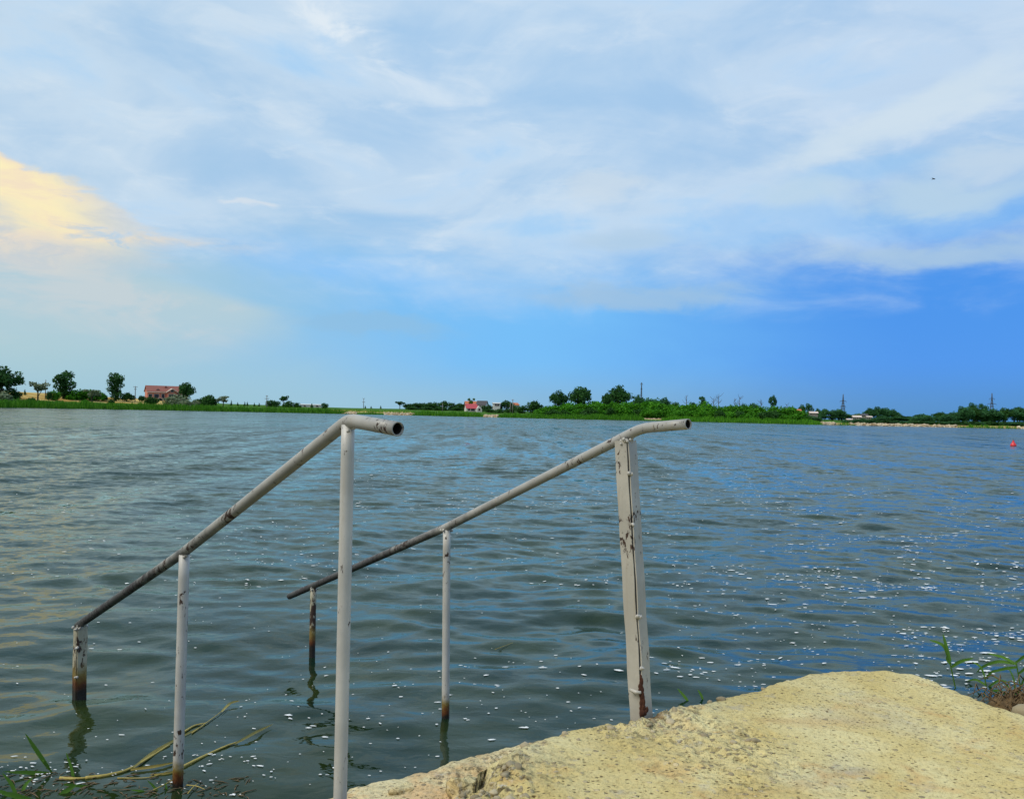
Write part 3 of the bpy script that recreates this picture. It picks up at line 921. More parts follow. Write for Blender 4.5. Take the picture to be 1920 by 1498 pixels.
def handrail(label, rail_pts, bends, posts, seedbase):
    root = empty('handrail', (0, 0, 0)); tag(root, label, 'handrail', 'pair of pipe handrails')
    mb = MB(); mb.tube(dense(arc_path(rail_pts, bends)), 0.0210, 28, wall=0.0035)
    rail = mb.build('rail', M['paint_rail'], root)
    path = dense(arc_path(rail_pts, bends))
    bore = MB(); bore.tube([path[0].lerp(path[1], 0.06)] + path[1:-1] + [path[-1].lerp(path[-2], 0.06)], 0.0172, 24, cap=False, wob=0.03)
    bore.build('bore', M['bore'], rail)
    for i, (kind, b, t, size, mat, tw) in enumerate(posts):
        if kind == 'pipe':
            p = pipe_post(root, b, t, size, mat)
            weld(p, Vector(t) - Vector((0, 0, 0.004)), 0.012, 14, seedbase + i)
        else:
            p, ax, u, w = angle_post(root, b, t, size, tw, mat)
            weld(p, Vector(t) + u * size * .3 - w * size * .4, 0.014, 16, seedbase + i)
            for f_ in (0.12, 0.30, 0.62, 0.8):
                weld(p, Vector(b).lerp(Vector(t), 1 - f_) + (u - w) * size * 0.49, 0.004, 6, seedbase + i + int(f_ * 50))
    return root


L2w, L3w = on_z(333, 1478, 0), on_z(150, 1308, 0)
hr_left = handrail('nearer pipe handrail whose open end points towards the viewer, left of the other',
         [(-0.322, 2.372, 1.548), (-0.50, 2.571, 1.567), (-1.361, 3.520, 0.988), (-2.365, 4.628, 0.376)], [0.035, 0.01],
         [('pipe', (-0.494, 2.556, 0.30), (-0.503, 2.574, 1.553), 0.0205, M['paint_post'], 0),
          ('pipe', (L2w.x + 0.0, L2w.y, -0.35), (-1.362, 3.521, 0.975), 0.0215, M['paint_post'], 0),
          ('angle', (L3w.x, L3w.y, -0.5), (-2.335, 4.597, 0.378), 0.054, M['paint_low'], math.radians(8))], 200)
hr_right = handrail('farther pipe handrail whose first post stands on the concrete slab edge',
         [(0.682, 3.219, 1.573), (0.530, 3.397, 1.551), (-0.327, 4.397, 0.995), (-1.499, 5.765, 0.308)], [0.05, 0.01],
         [('angle', (0.552, 3.385, 0.36), (0.474, 3.466, 1.497), 0.066, M['paint_angle'], math.radians(10)),
          ('pipe', (-0.300, 4.362, -0.45), (-0.327, 4.397, 0.980), 0.0200, M['paint_post'], 0),
          ('pipe', (-1.266, 5.490, -0.6), (-1.276, 5.504, 0.425), 0.0200, M['paint_low'], 0)], 300)
# rusted-through foot of the landing post
foot = [c for c in hr_right.children if c.name.startswith('post')][0]
mb = MB(); rr = random.Random(9)
for i in range(46):
    t = rr.random() ** 1.3
    p = Vector((0.552, 3.385, 0.42)).lerp(Vector((0.474, 3.466, 1.497)), t * 0.13)
    q = p + Vector((-0.004 + rr.gauss(0, 0.007) * (1 - t * 0.7), -0.0475 + rr.random() * 0.004, 0))
    mb.add(lump(i, 0.5, (0.006, 0.003, 0.014)) + np.array(q), ICOF)
mb.build('rust_patch', M['rust'], foot)
mb = MB(); q = Vector((0.552 - 0.032, 3.385 - 0.030, 0.50))
mb.tube([q + Vector((-0.022, 0.012, 0.004)), q + Vector((0, -0.006, 0)), q + Vector((0.02, -0.014, 0.002))], [0.006, 0.008, 0.006], 10, wob=0.3)
mb.build('bent_flange', M['paint_angle'], foot)

# ---------------------------------------------------------------- far bank vegetation
def crown_mesh(name, seed, lobes, n, size, mat):
    """leaf cards over and inside a set of ellipsoid lobes, in a unit box standing on z=0"""
    r = np.random.default_rng(seed)
    lob = np.array(lobes, float)                     # x y z rx rz
    vol = lob[:, 3] ** 2 * lob[:, 4]; pick = r.choice(len(lob), n, p=vol ** 0.7 / np.sum(vol ** 0.7))
    d = r.normal(size=(n, 3)); d /= np.linalg.norm(d, axis=1)[:, None]
    rad = (0.45 + 0.62 * r.random(n) ** 0.6)
    rad *= 1 + 0.5 * fbm(d[:, 0] * 3 + pick * 7.0, d[:, 1] * 3 + d[:, 2] * 2, 2, seed)
    c = lob[pick, :3] + d * rad[:, None] * np.stack([lob[pick, 3], lob[pick, 3], lob[pick, 4]], -1)
    c[:, 2] = np.maximum(c[:, 2], 0.01)
    a = r.normal(size=(n, 3)); a /= np.linalg.norm(a, axis=1)[:, None]
    b = np.cross(a, r.normal(size=(n, 3))); b /= np.linalg.norm(b, axis=1)[:, None]
    s = size * (0.5 + 1.0 * r.random(n))[:, None]
    vs = np.stack([c - a * s, c - b * s * 0.55, c + a * s, c + b * s * 0.6], 1).reshape(-1, 3)
    me = bpy.data.meshes.new(name)
    fs = np.arange(n * 4).reshape(-1, 4)
    me.from_pydata(vs.tolist(), [], fs.tolist()); me.materials.append(mat); me.update()
    return me


def trunk_mesh(name, seed, lobes, mat, h0=0.55, r0=0.035):
    mb = MB(); rr = random.Random(seed)
    mb.tube([(0, 0, -0.05), (rr.gauss(0, .01), 0, h0 * 0.4), (rr.gauss(0, .02), rr.gauss(0, .02), h0)], [r0 * 1.2, r0, r0 * 0.55], 7)
    for l in lobes:
        z0 = h0 * (0.35 + 0.5 * rr.random())
        mb.tube([(0, 0, z0), (l[0] * 0.5, l[1] * 0.5, (z0 + l[2]) / 2 + 0.02), (l[0], l[1], l[2])], [r0 * 0.55, r0 * 0.35, r0 * 0.12], 5)
    me = bpy.data.meshes.new(name); me.from_pydata(mb.v, [], mb.f); me.materials.append(mat); me.update()
    return me


def rand_lobes(seed, kind):
    r = random.Random(seed); L = []
    if kind == 'round':
        for i in range(18):
            a = r.random() * 6.28; d = 0.38 * r.random() ** 0.5
            L.append((d * math.cos(a), d * math.sin(a), 0.36 + (0.50 - 0.75 * d) * (0.35 + 0.65 * r.random()), 0.11 + 0.07 * r.random(), 0.09 + 0.06 * r.random()))
        L.append((0, 0, 0.55, 0.30, 0.27)); L.append((0.03, 0.02, 0.74, 0.19, 0.16)); L.append((0.02, 0, 0.28, 0.20, 0.24))
    elif kind == 'tall':
        for i in range(12):
            a = r.random() * 6.28; z = 0.15 + 0.75 * i / 11
            d = 0.22 * r.random() + (0.12 if z > 0.6 else 0)
            L.append((d * math.cos(a), d * math.sin(a), z, (0.17 if z > 0.55 else 0.13) + 0.07 * r.random(), 0.09 + 0.05 * r.random()))
        L.append((0, 0, 0.3, 0.2, 0.28)); L.append((0, 0, 0.75, 0.24, 0.16))
    elif kind == 'bush':
        for i in range(12):
            a = r.random() * 6.28; d = 0.33 * r.random() ** 0.5
            L.append((d * math.cos(a), d * math.sin(a), 0.12 + (0.62 - d) * r.random() * 1.1, 0.14 + 0.07 * r.random(), 0.13 + 0.09 * r.random()))
        L.append((0, 0, 0.35, 0.33, 0.36))
    elif kind == 'spread':
        for i in range(10):
            a = r.random() * 6.28; d = 0.36 * r.random() ** 0.5
            L.append((d * math.cos(a), d * math.sin(a), 0.55 + 0.32 * r.random(), 0.12 + 0.06 * r.random(), 0.08 + 0.05 * r.random()))
    elif kind == 'cone':
        for i in range(7):
            z = 0.1 + 0.8 * i / 6
            L.append((0.05 * r.gauss(0, 1), 0.05 * r.gauss(0, 1), z, 0.36 * (1.05 - z), 0.13))
    return L


CROWN, TRUNK = {}, {}


def tree_meshes(kind, leaf, var):
    key = (kind, leaf, var)
    if key not in CROWN:
        sd_ = 1000 + hash_str(kind) * 31 + var * 7
        L = rand_lobes(sd_, kind)
        n = {'round': 2300, 'tall': 2200, 'bush': 1500, 'spread': 1100, 'cone': 450}[kind]
        if leaf == 'leaf_silver': n = int(n * 0.8)
        CROWN[key] = crown_mesh('crown', sd_, L, n, {'round': 0.036, 'tall': 0.036, 'bush': 0.048, 'spread': 0.042, 'cone': 0.06}[kind], M[leaf])
        if (kind, var) not in TRUNK:
            TRUNK[(kind, var)] = trunk_mesh('trunk', sd_, L[:5], M['bark'], {'round': 0.6, 'tall': 0.7, 'bush': 0.3, 'spread': 0.6, 'cone': 0.5}[kind],
                                            {'round': 0.03, 'tall': 0.04, 'bush': 0.02, 'spread': 0.03, 'cone': 0.03}[kind])
    return CROWN[key], TRUNK[(kind, var)]


def hash_str(s): return sum(ord(c) * (i + 1) for i, c in enumerate(s)) % 97


tr_rng = random.Random(77)


def shore_at(px): return float(shore_r(np.array([math.degrees(az_of(px))]))[0])


def tree(px, top, wpx, s, kind, leaf, label, group=None, name='tree', var=None, cat='tree', sink=0.0):
    """a tree behind the far shore: crown centre and top as seen, s metres inland"""
    r = shore_at(px) + s
    p = at_r(px, top, r)
    z0 = gz(p.x, p.y) - sink
    h = max(p.z - z0, 0.8); w = wpx * r / F
    cm, tm = tree_meshes(kind, leaf, tr_rng.randrange(3) if var is None else var)
    o = empty(name, (p.x, p.y, z0), tr_rng.random() * 6.28); o.scale = (w * 1.16, w * 1.16, h * 1.03)
    tag(o, label, cat, group)
    link(bpy.data.objects.new('crown', cm), o); link(bpy.data.objects.new('trunk' if cat == 'tree' else 'stem', tm), o)
    return o


T = tree
# left headland
T(4, 682, 62, 26, 'round', 'leaf_dark', 'big dark tree cut off by the left edge of the picture', var=0)
T(-30, 690, 60, 36, 'round', 'leaf_dark', 'dark tree crown at the far left edge behind the big one', var=1)
T(22, 722, 30, 24, 'bush', 'leaf_dark', 'dark undergrowth at the foot of the leftmost big tree', name='shrub', cat='shrub')
T(2, 727, 34, 16, 'bush', 'leaf_silver', 'grey-green bush low at the left edge on the slope', name='shrub', cat='shrub')
T(72, 715, 34, 24, 'spread', 'leaf_silver', 'pale silvery small tree with bare leaning trunk beside the pole', var=1)
T(60, 740, 14, 12, 'bush', 'leaf_dark', 'small dark bush on the slope below the pale silvery tree', name='shrub', cat='shrub')
T(47, 730, 6, 40, 'cone', 'leaf_dark', 'tiny dark conifer on the skyline left of the pale silvery tree')
T(121, 697, 43, 34, 'tall', 'leaf_dark', 'tall dark tree between the bare pole and the green hedge', var=0)
T(102, 726, 18, 28, 'bush', 'leaf_green', 'light green bush at the left foot of the tall dark tree', name='shrub', cat='shrub')
T(92, 727, 10, 28, 'bush', 'leaf_dark', 'small dark bush next to the bare pole', name='shrub', cat='shrub')
for i, (x, y, w) in enumerate(((140, 725, 28), (158, 722, 32), (178, 725, 30))):
    T(x, y, w, 32, 'bush', 'leaf_green', 'bright green hedge bush between the two tall dark trees', 'hedge bushes left of the second tall tree', name='shrub', cat='shrub')
T(173, 730, 30, 22, 'spread', 'leaf_silver', 'low silvery tree in front of the bright green hedge', var=2)
T(160, 745, 12, 12, 'bush', 'leaf_green', 'small bush on the slope below the low silvery tree', name='shrub', cat='shrub')
T(207, 743, 14, 12, 'bush', 'leaf_dark', 'dark bush on the dry slope under the flat-topped tree', name='shrub', cat='shrub')
T(194, 733, 14, 34, 'bush', 'leaf_mid', 'small bush left of the flat-topped tree trunk', name='shrub', cat='shrub')
T(218, 701, 36, 34, 'tall', 'leaf_dark', 'tall flat-topped dark tree left of the utility pole and salmon house', var=2)
T(238, 730, 24, 34, 'bush', 'leaf_mid', 'bush at the right foot of the flat-topped dark tree', name='shrub', cat='shrub')
T(266, 737, 12, 36, 'bush', 'leaf_mid', 'small bush between the utility pole and the salmon house', name='shrub', cat='shrub')
T(349, 713, 31, 38, 'round', 'leaf_dark', 'dark tree rising behind the right end of the salmon house', var=2)
T(284, 737, 24, 20, 'bush', 'leaf_mid', 'grey-green shrub in front of the left corner of the salmon house', name='shrub', cat='shrub')
T(334, 733, 48, 22, 'bush', 'leaf_silver', 'large silvery willow shrub right of the salmon house', name='shrub', cat='shrub', var=0)
T(352, 746, 26, 16, 'bush', 'leaf_silver', 'low silvery shrub below the large silvery willow shrub', name='shrub', cat='shrub')
T(368, 745, 16, 22, 'bush', 'leaf_silver', 'small silvery shrub between the willow shrub and the dark grey-green one', name='shrub', cat='shrub')
T(391, 732, 30, 22, 'bush', 'leaf_mid', 'rounded grey-green shrub with a peaked top right of the silvery ones', name='shrub', cat='shrub')
T(378, 740, 20, 24, 'bush', 'leaf_mid', 'lower green shrub touching the peaked grey-green one', name='shrub', cat='shrub')
T(419, 742, 24, 22, 'spread', 'leaf_silver', 'thin sparse silvery shrub at the end of the headland', name='shrub', cat='shrub')
for x, y in ((434, 750), (446, 754), (459, 753), (464, 753), (477, 755), (486, 755)):
    T(x, y, 5, 40, 'cone', 'leaf_dark', 'tiny dark sapling on the low skyline right of the headland', 'saplings on the low skyline')
T(510, 746, 28, 40, 'bush', 'leaf_dark', 'dark rounded bush behind the crossed utility pole', name='shrub', cat='shrub')
T(532, 742, 16, 44, 'spread', 'leaf_mid', 'loose light green tree right of the crossed utility pole', var=0)
T(542, 748, 22, 40, 'bush', 'leaf_mid', 'rounded bush under the loose light green tree', name='shrub', cat='shrub')
T(558, 752, 14, 40, 'bush', 'leaf_mid', 'small bush left of the long white shed', name='shrub', cat='shrub')
T(585, 756, 7, 38, 'cone', 'leaf_dark', 'small dark tree in front of the long white shed')
T(608, 752, 14, 36, 'bush', 'leaf_dark', 'single dark round tree standing alone in the open field', var=1)
for x, y in ((685, 760), (696, 761), (714, 760)):
    T(x, y, 4.5, 70, 'cone', 'leaf_dark', 'tiny dark tree on the open field skyline', 'tiny trees on the field skyline')
# middle village
T(750, 752, 18, 52, 'spread', 'leaf_dark', 'leftmost tree of the village row with open trunk', var=1)
for i, (x, y, w) in enumerate(((766, 753, 20), (780, 754, 22), (793, 751, 22), (806, 753, 20), (818, 750, 22), (834, 750, 24), (848, 751, 22), (862, 754, 18), (870, 754, 16))):
    T(x, y, w, 54 + (i % 3) * 5, ('bush', 'round')[i % 2], ('leaf_dark', 'leaf_mid')[i % 2], 'dark tree in the row left of the red-roofed house', 'row of trees left of the red-roofed house')
for x, y, w in ((772, 760, 26), (800, 760, 30), (828, 760, 30), (856, 760, 26)):
    T(x, y, w, 48, 'bush', 'leaf_mid', 'low bush under the row of trees left of the red-roofed house', 'bushes under the village tree row', name='shrub', cat='shrub')
T(884, 746, 12, 52, 'spread', 'leaf_lime', 'yellow-green small tree above the red roof', var=2)
for i, (x, y, w) in enumerate(((908, 757, 18), (918, 758, 14), (934, 753, 16), (950, 749, 28), (964, 755, 16))):
    T(x, y, w, 50, ('bush', 'round')[i % 2], 'leaf_dark', 'dark tree around the white house near the twin poles', 'trees around the white house')
for i, (x, y, w) in enumerate(((920, 764, 22), (938, 764, 26), (958, 763, 24))):
    T(x, y, w, 34, 'bush', 'leaf_mid', 'bush below the white house near the twin poles', 'bushes below the white house', name='shrub', cat='shrub')
T(978, 755, 22, 34, 'bush', 'leaf_mid', 'round bush just right of the twin poles', name='shrub', cat='shrub')
T(1000, 743, 36, 36, 'bush', 'leaf_mid', 'broad mid-green tree left of the three tall round trees', var=2)
T(1047, 727, 34, 44, 'round', 'leaf_dark', 'smallest and leftmost of the three tall round trees over the thicket', var=1)
T(1090, 720, 50, 46, 'round', 'leaf_dark', 'middle one of the three tall round trees over the thicket', var=2)
T(1159, 718, 52, 46, 'round', 'leaf_dark', 'tallest and rightmost of the three tall round trees over the thicket', var=0)
T(1140, 736, 26, 44, 'round', 'leaf_dark', 'lower side crown at the left of the tallest round tree', var=2)
T(1196, 737, 20, 52, 'round', 'leaf_hazed', 'small tree at the foot of the lattice mast', var=0)
T(1222, 735, 62, 52, 'bush', 'leaf_hazed', 'wide bluish-green tree right of the lattice mast', var=1)
# thicket
tk = random.Random(3)
xs = np.linspace(1018, 1502, 34)
top_i = lambda x: np.interp(x, [1010, 1040, 1080, 1150, 1240, 1300, 1380, 1440, 1480, 1510], [760, 753, 750, 746, 749, 748, 753, 755, 757, 766])
for x in xs:
    T(x + tk.gauss(0, 4), top_i(x) + tk.gauss(0, 2.5), tk.uniform(30, 46), tk.uniform(26, 34), 'bush', 'leaf_green', 'bright green bush in the long dense thicket on the far bank', 'long dense thicket', name='shrub', cat='shrub')
for x in np.linspace(1012, 1520, 40):
    T(x + tk.gauss(0, 4), top_i(x) + 12 + tk.gauss(0, 2.5), tk.uniform(22, 36), tk.uniform(12, 20), 'bush', ('leaf_green', 'leaf_green', 'leaf_mid')[tk.randrange(3)], 'bright green bush in the long dense thicket on the far bank', 'long dense thicket', name='shrub', cat='shrub')
for (x, y, w, k_, lf, lab) in ((1246, 742, 22, 'round', 'leaf_hazed', 'small round tree poking above the thicket at its left half'), (1264, 745, 22, 'bush', 'leaf_mid', 'low wide crown above the thicket left of its first dead stems'),
        (1300, 747, 26, 'bush', 'leaf_mid', 'green crown above the thicket between the dead stems and small spread tree'), (1317, 743, 14, 'spread', 'leaf_hazed', 'small umbrella-shaped crown on top of the thicket'),
        (1396, 747, 16, 'bush', 'leaf_hazed', 'small pointed crown right of the bare dead branches'), (1416, 746, 22, 'bush', 'leaf_hazed', 'rounded dark crown standing clear above the thicket'),
        (1448, 742, 14, 'spread', 'leaf_hazed', 'small flat-topped tree on a bare trunk above the thicket'), (1504, 756, 16, 'round', 'leaf_hazed', 'tree right behind the orange-red roof'),
        (1518, 758, 14, 'tall', 'leaf_hazed', 'narrow tree left of the white sheet roof'), (1534, 764, 14, 'round', 'leaf_hazed', 'round tree right behind the white sheet roof')):
    T(x, y, w, 60, k_, lf, lab)
for i, (x, y, w) in enumerate(((1547, 764, 18), (1562, 766, 22), (1573, 765, 24), (1586, 773, 20), (1600, 776, 20), (1540, 776, 24), (1560, 778, 26), (1578, 778, 24))):
    T(x, y, w, 48, 'round', 'leaf_hazed', 'bluish-green tree in the grove left of the lattice pylon', 'grove by the left pylon')
T(1608, 770, 16, 70, 'bush', 'leaf_lime', 'yellow-green bush behind the small white cottage', name='shrub', cat='shrub')
for i, (x, y, w) in enumerate(((1632, 763, 22), (1645, 760, 28), (1660, 762, 26), (1674, 765, 22))):
    T(x, y, w, 70, 'round', 'leaf_hazed', 'dark tree of the flat-topped clump right of the small white cottage', 'flat-topped clump of trees')
fr = random.Random(15)
topr = lambda x: np.interp(x, [1590, 1640, 1690, 1740, 1780, 1805, 1830, 1870, 1920, 1990], [786, 783, 776, 777, 772, 764, 762, 763, 758, 752])
for x in np.arange(1600, 1990, 9.0):
    T(x + fr.gauss(0, 3), topr(x) + fr.gauss(0, 2), fr.uniform(18, 30), fr.uniform(40, 60), ('round', 'bush')[fr.randrange(2)], ('leaf_hazed', 'leaf_mid')[fr.randrange(3) // 2], 'tree of the hazy wood along the right part of the far bank', 'wood at the right')
for x in np.arange(1590, 1990, 11.0):
    T(x + fr.gauss(0, 3), 786 + (x - 1590) * 0.012 + fr.gauss(0, 1), fr.uniform(22, 34), fr.uniform(16, 26), 'bush', ('leaf_mid', 'leaf_hazed')[fr.randrange(2)], 'low shrub between the stone bank and the hazy wood at right', 'shrubs before the right wood', name='shrub', cat='shrub')
for x, y in ((1825, 757), (1846, 758), (1806, 763)):
    T(x, y, 16, 62, 'tall', 'leaf_hazed', 'taller ragged tree sticking out of the wood near the right pylon', 'ragged trees by the right pylon')


def dead_tree(px, top, s, label, seed):
    r = shore_at(px) + s; p = at_r(px, top, r); z0 = gz(p.x, p.y); h = p.z - z0
    o = empty('dead_tree', (p.x, p.y, z0)); tag(o, label, 'dead tree')
    rr = random.Random(seed); mb = MB()
    mb.tube([(0, 0, -0.2), (0.1, 0, h * 0.5), (rr.gauss(0, .1), 0, h)], [0.18, 0.13, 0.05], 6); mb.build('trunk', M['dead_wood'], o)
    mb = MB()
    for i in range(9):
        z = h * (0.55 + 0.4 * rr.random()); a = rr.random() * 6.28; l = h * 0.16 * (0.5 + rr.random())
        mb.tube([(0, 0, z), (l * .5 * math.cos(a), l * .5 * math.sin(a), z + l * .3), (l * math.cos(a), l * math.sin(a), z + l * .9)], [0.08, 0.06, 0.03], 5)
    mb.build('branches', M['dead_wood'], o)


dead_tree(1287, 741, 50, 'leftmost thin dead stem above the thicket', 1)
dead_tree(1347, 738, 50, 'tall dead trunk standing out above the middle of the thicket', 2)
dead_tree(1338, 746, 52, 'short dead stem left of the tall dead trunk', 3)
dead_tree(1378, 747, 50, 'bare branching dead tree left of the rounded dark crown', 4)
dead_tree(1387, 744, 50, 'bare dead tree with several upright branches beside the pointed crown', 5)
dead_tree(1427, 750, 50, 'dead stem just right of the rounded dark crown', 6)
dead_tree(1475, 758, 50, 'dead stem near the right end of the thicket', 7)

# reeds along the waterline
def reeds(name, label, x0, x1, h0, h1, per_m, s0=-2.5, s1=4.0, mat='reed', seed=0):
    r = np.random.default_rng(seed)
    a0, a1 = az_of(x0), az_of(x1)
    n = int((a1 - a0) * 290 * per_m)
    az = a0 + (a1 - a0) * r.random(n)
    s = s0 + (s1 - s0) * r.random(n) + 1.5 * fbm(np.degrees(az) * 1.5, az * 0, 3, seed + 2)
    R = shore_r(np.degrees(az)) + s
    x, y = R * np.sin(az), R * np.cos(az)
    z = np.maximum(ground_z(x, y), -0.1)
    h = np.interp(az, [a0, a1], [h0, h1]) * (0.62 + 0.38 * r.random(n)) * (1 + 0.55 * fbm(np.degrees(az) * 3, R * 0.2, 3, seed + 3))
    e = np.minimum((az - a0), (a1 - az)) * 290
    h *= np.clip(0.35 + e / 5.0, 0, 1)
    w = 0.06 + 0.07 * r.random(n)
    th = r.random(n) * np.pi; lx = r.normal(size=n) * 0.16 * h; ly = r.normal(size=n) * 0.16 * h
    cx, cy = np.cos(th) * w, np.sin(th) * w
    v = np.stack([np.stack([x - cx, y - cy, z - 0.1], -1), np.stack([x + cx, y + cy, z - 0.1], -1),
                  np.stack([x + cx * .7 + lx * .5, y + cy * .7 + ly * .5, z + h * .62], -1), np.stack([x + lx, y + ly, z + h], -1)], 1).reshape(-1, 3)
    return tag(mesh_obj(name, v, np.arange(n * 4).reshape(-1, 4), M[mat], None, False), label, 'reeds', None, 'stuff')


reeds('reed_bed', 'tall green reeds along the left headland waterline', -420, 652, 2.3, 1.5, 60, -3, 9, seed=1)
reeds('reed_bed', 'short green reeds in front of the village tree row', 772, 906, 1.7, 1.5, 55, -2.5, 6, seed=2)
reeds('reed_bed', 'low green reeds beneath the white house', 932, 1208, 1.3, 1.9, 55, -2.5, 6, seed=3)
reeds('reed_bed', 'green reeds at the foot of the long thicket', 1240, 1544, 1.9, 1.6, 60, -3, 6, seed=4)
reeds('reed_bed', 'short dark reeds at the foot of the far right bank', 1796, 1912, 1.0, 1.0, 40, -2, 2.5, seed=5)
reeds('reed_bed', 'sparse dark reeds on the stony bank below the small cottage', 1568, 1606, 0.9, 0.9, 40, -2, 2, seed=6)
reeds('reed_bed', 'thin dark reeds on the tan bank near the field', 672, 722, 0.9, 0.8, 30, -2, 2, seed=7)
reeds('grass_tuft', 'rough green grass on the bank above the tan earth', 640, 790, 0.7, 0.7, 30, 12, 24, seed=8)


def riprap(label, x0, x1, n, s0, s1, size, seed):
    r = np.random.default_rng(seed); vs = []; fs = []
    for i in range(n):
        az = az_of(x0 + (x1 - x0) * r.random()); s = s0 + (s1 - s0) * r.random()
        R = float(shore_r(np.array([math.degrees(az)]))[0]) + s
        x, y = R * math.sin(az), R * math.cos(az); z = gz(x, y)
        k_ = size * (0.4 + 0.9 * r.random() ** 1.5)
        v = ICO1V * (k_ * (0.75 + 0.5 * r.random((len(ICO1V), 1)))) * np.array([1.2, 1.0, 0.7]) + np.array([x, y, z + k_ * 0.2])
        fs.append(ICO1F + len(ICO1V) * i); vs.append(v)
    return tag(mesh_obj('riprap_stones', np.concatenate(vs), np.concatenate(fs), M['far_stone'], None, False), label, 'stones', None, 'stuff')


riprap('pale stones on the far bank behind the handrail end', 720, 776, 150, -0.5, 5, 0.42, 1)
riprap('few pale stones on the tan bank at the handrail bend', 648, 668, 36, -0.5, 4, 0.4, 2)
riprap('pale stones at the water below the white house', 908, 933, 80, -0.5, 5, 0.42, 3)
riprap('small heap of pale stones where the thicket reeds end', 1541, 1564, 90, -0.5, 5, 0.5, 4)
riprap('long line of pale stones along the right stony bank', 1596, 1792, 420, -0.5, 3.2, 0.5, 5)
riprap('pale stones at the right end of the far bank', 1908, 2000, 120, -0.5, 4, 0.5, 6)
riprap('few pale stones in the tan gap of the reeds', 1208, 1240, 22, 1, 9, 0.3, 7)


# ---------------------------------------------------------------- houses
def house_frame(px, py, s, name, label, yaw=0.0, cat='house'):
    r = shore_at(px) + s; p = at_r(px, py, r)
    z0 = gz(p.x, p.y) - 0.05
    o = empty(name, (p.x, p.y, z0), -math.atan2(p.x, p.y) + yaw)
    tag(o, label, cat)
    return o, r / F, p.z - z0          # metres per photo pixel, height of the given point


def gable_roof(w0, w1, d0, d1, ze, zr, th=0.18, over=0.35):
    """ridge along x"""
    mb = MB(); ym = (d0 + d1) / 2
    a, b = d0 - over, d1 + over
    k_ = (zr - ze) / (ym - d0); za = ze - over * k_
    for (y0, z0, y1, z1) in ((a, za, ym, zr), (b, za, ym, zr)):
        mb.add([(w0 - over, y0, z0), (w1 + over, y0, z0), (w1 + over, y1, z1), (w0 - over, y1, z1),
                (w0 - over, y0, z0 + th), (w1 + over, y0, z0 + th), (w1 + over, y1, z1 + th), (w0 - over, y1, z1 + th)],
               [(0, 1, 2, 3), (4, 7, 6, 5), (0, 4, 5, 1), (1, 5, 6, 2), (2, 6, 7, 3), (3, 7, 4, 0)])
    return mb


def walls_gabled(w0, w1, d0, d1, ze, zr):
    ym = (d0 + d1) / 2
    mb = MB()
    mb.add([(w0, d0, -0.6), (w1, d0, -0.6), (w1, d1, -0.6), (w0, d1, -0.6), (w0, d0, ze), (w1, d0, ze), (w1, d1, ze), (w0, d1, ze), (w0, ym, zr - 0.05), (w1, ym, zr - 0.05)],
           [(0, 1, 5, 4), (2, 3, 7, 6), (1, 2, 6, 9, 5), (3, 0, 4, 8, 7), (0, 3, 2, 1)])
    return mb


def window(parent, x, z, w, h, y=-0.06, mat='glass_dark', nm='window', frame=True):
    o = MB().box(x - w / 2, x + w / 2, y, y + 0.1, z - h / 2, z + h / 2).build(nm, M[mat], parent, False)
    if frame:
        mb = MB(); t = 0.10; y2 = y - 0.04
        mb.box(x - w / 2 - t, x + w / 2 + t, y2, y + 0.05, z + h / 2, z + h / 2 + t); mb.box(x - w / 2 - t, x + w / 2 + t, y2, y + 0.05, z - h / 2 - t, z - h / 2)
        mb.box(x - w / 2 - t, x - w / 2, y2, y + 0.05, z - h / 2, z + h / 2); mb.box(x + w / 2, x + w / 2 + t, y2, y + 0.05, z - h / 2, z + h / 2)
        mb.build('frame', M['trim'], o, False)
    return o


# salmon house: x in metres from its left corner
h1, mpp, ztop = house_frame(277, 722, 48, 'salmon_house', 'two-storey salmon house with rust-red roof on the left headland', 0.10)
W = 64 * mpp
ze = ztop - 10.5 * mpp
walls_gabled(0, W, 0, 9.0, ze, ztop - 0.1).build('wall', M['wall_pink'], h1, False)
rf = gable_roof(0, W, 0, 9.0, ze, ztop - 0.15).build('roof', M['roof_brick'], h1, False)
dm = MB(); cx = 17 * mpp
dm.add([(cx - 1.1, 0.6, ze + 0.25), (cx + 1.1, 0.6, ze + 0.25), (cx, 0.6, ze + 1.0), (cx - 1.1, 3, ze + 0.9), (cx + 1.1, 3, ze + 0.9), (cx, 3.2, ze + 1.05)], [(0, 1, 2), (0, 2, 5, 3), (1, 4, 5, 2)])
dm.build('dormer', M['roof_dark'], rf, False)
MB().box(29 * mpp, 29 * mpp + 0.7, 2.5, 3.2, ze + 0.9, ze + 2.1).build('chimney', M['roof_brick'], rf, False)
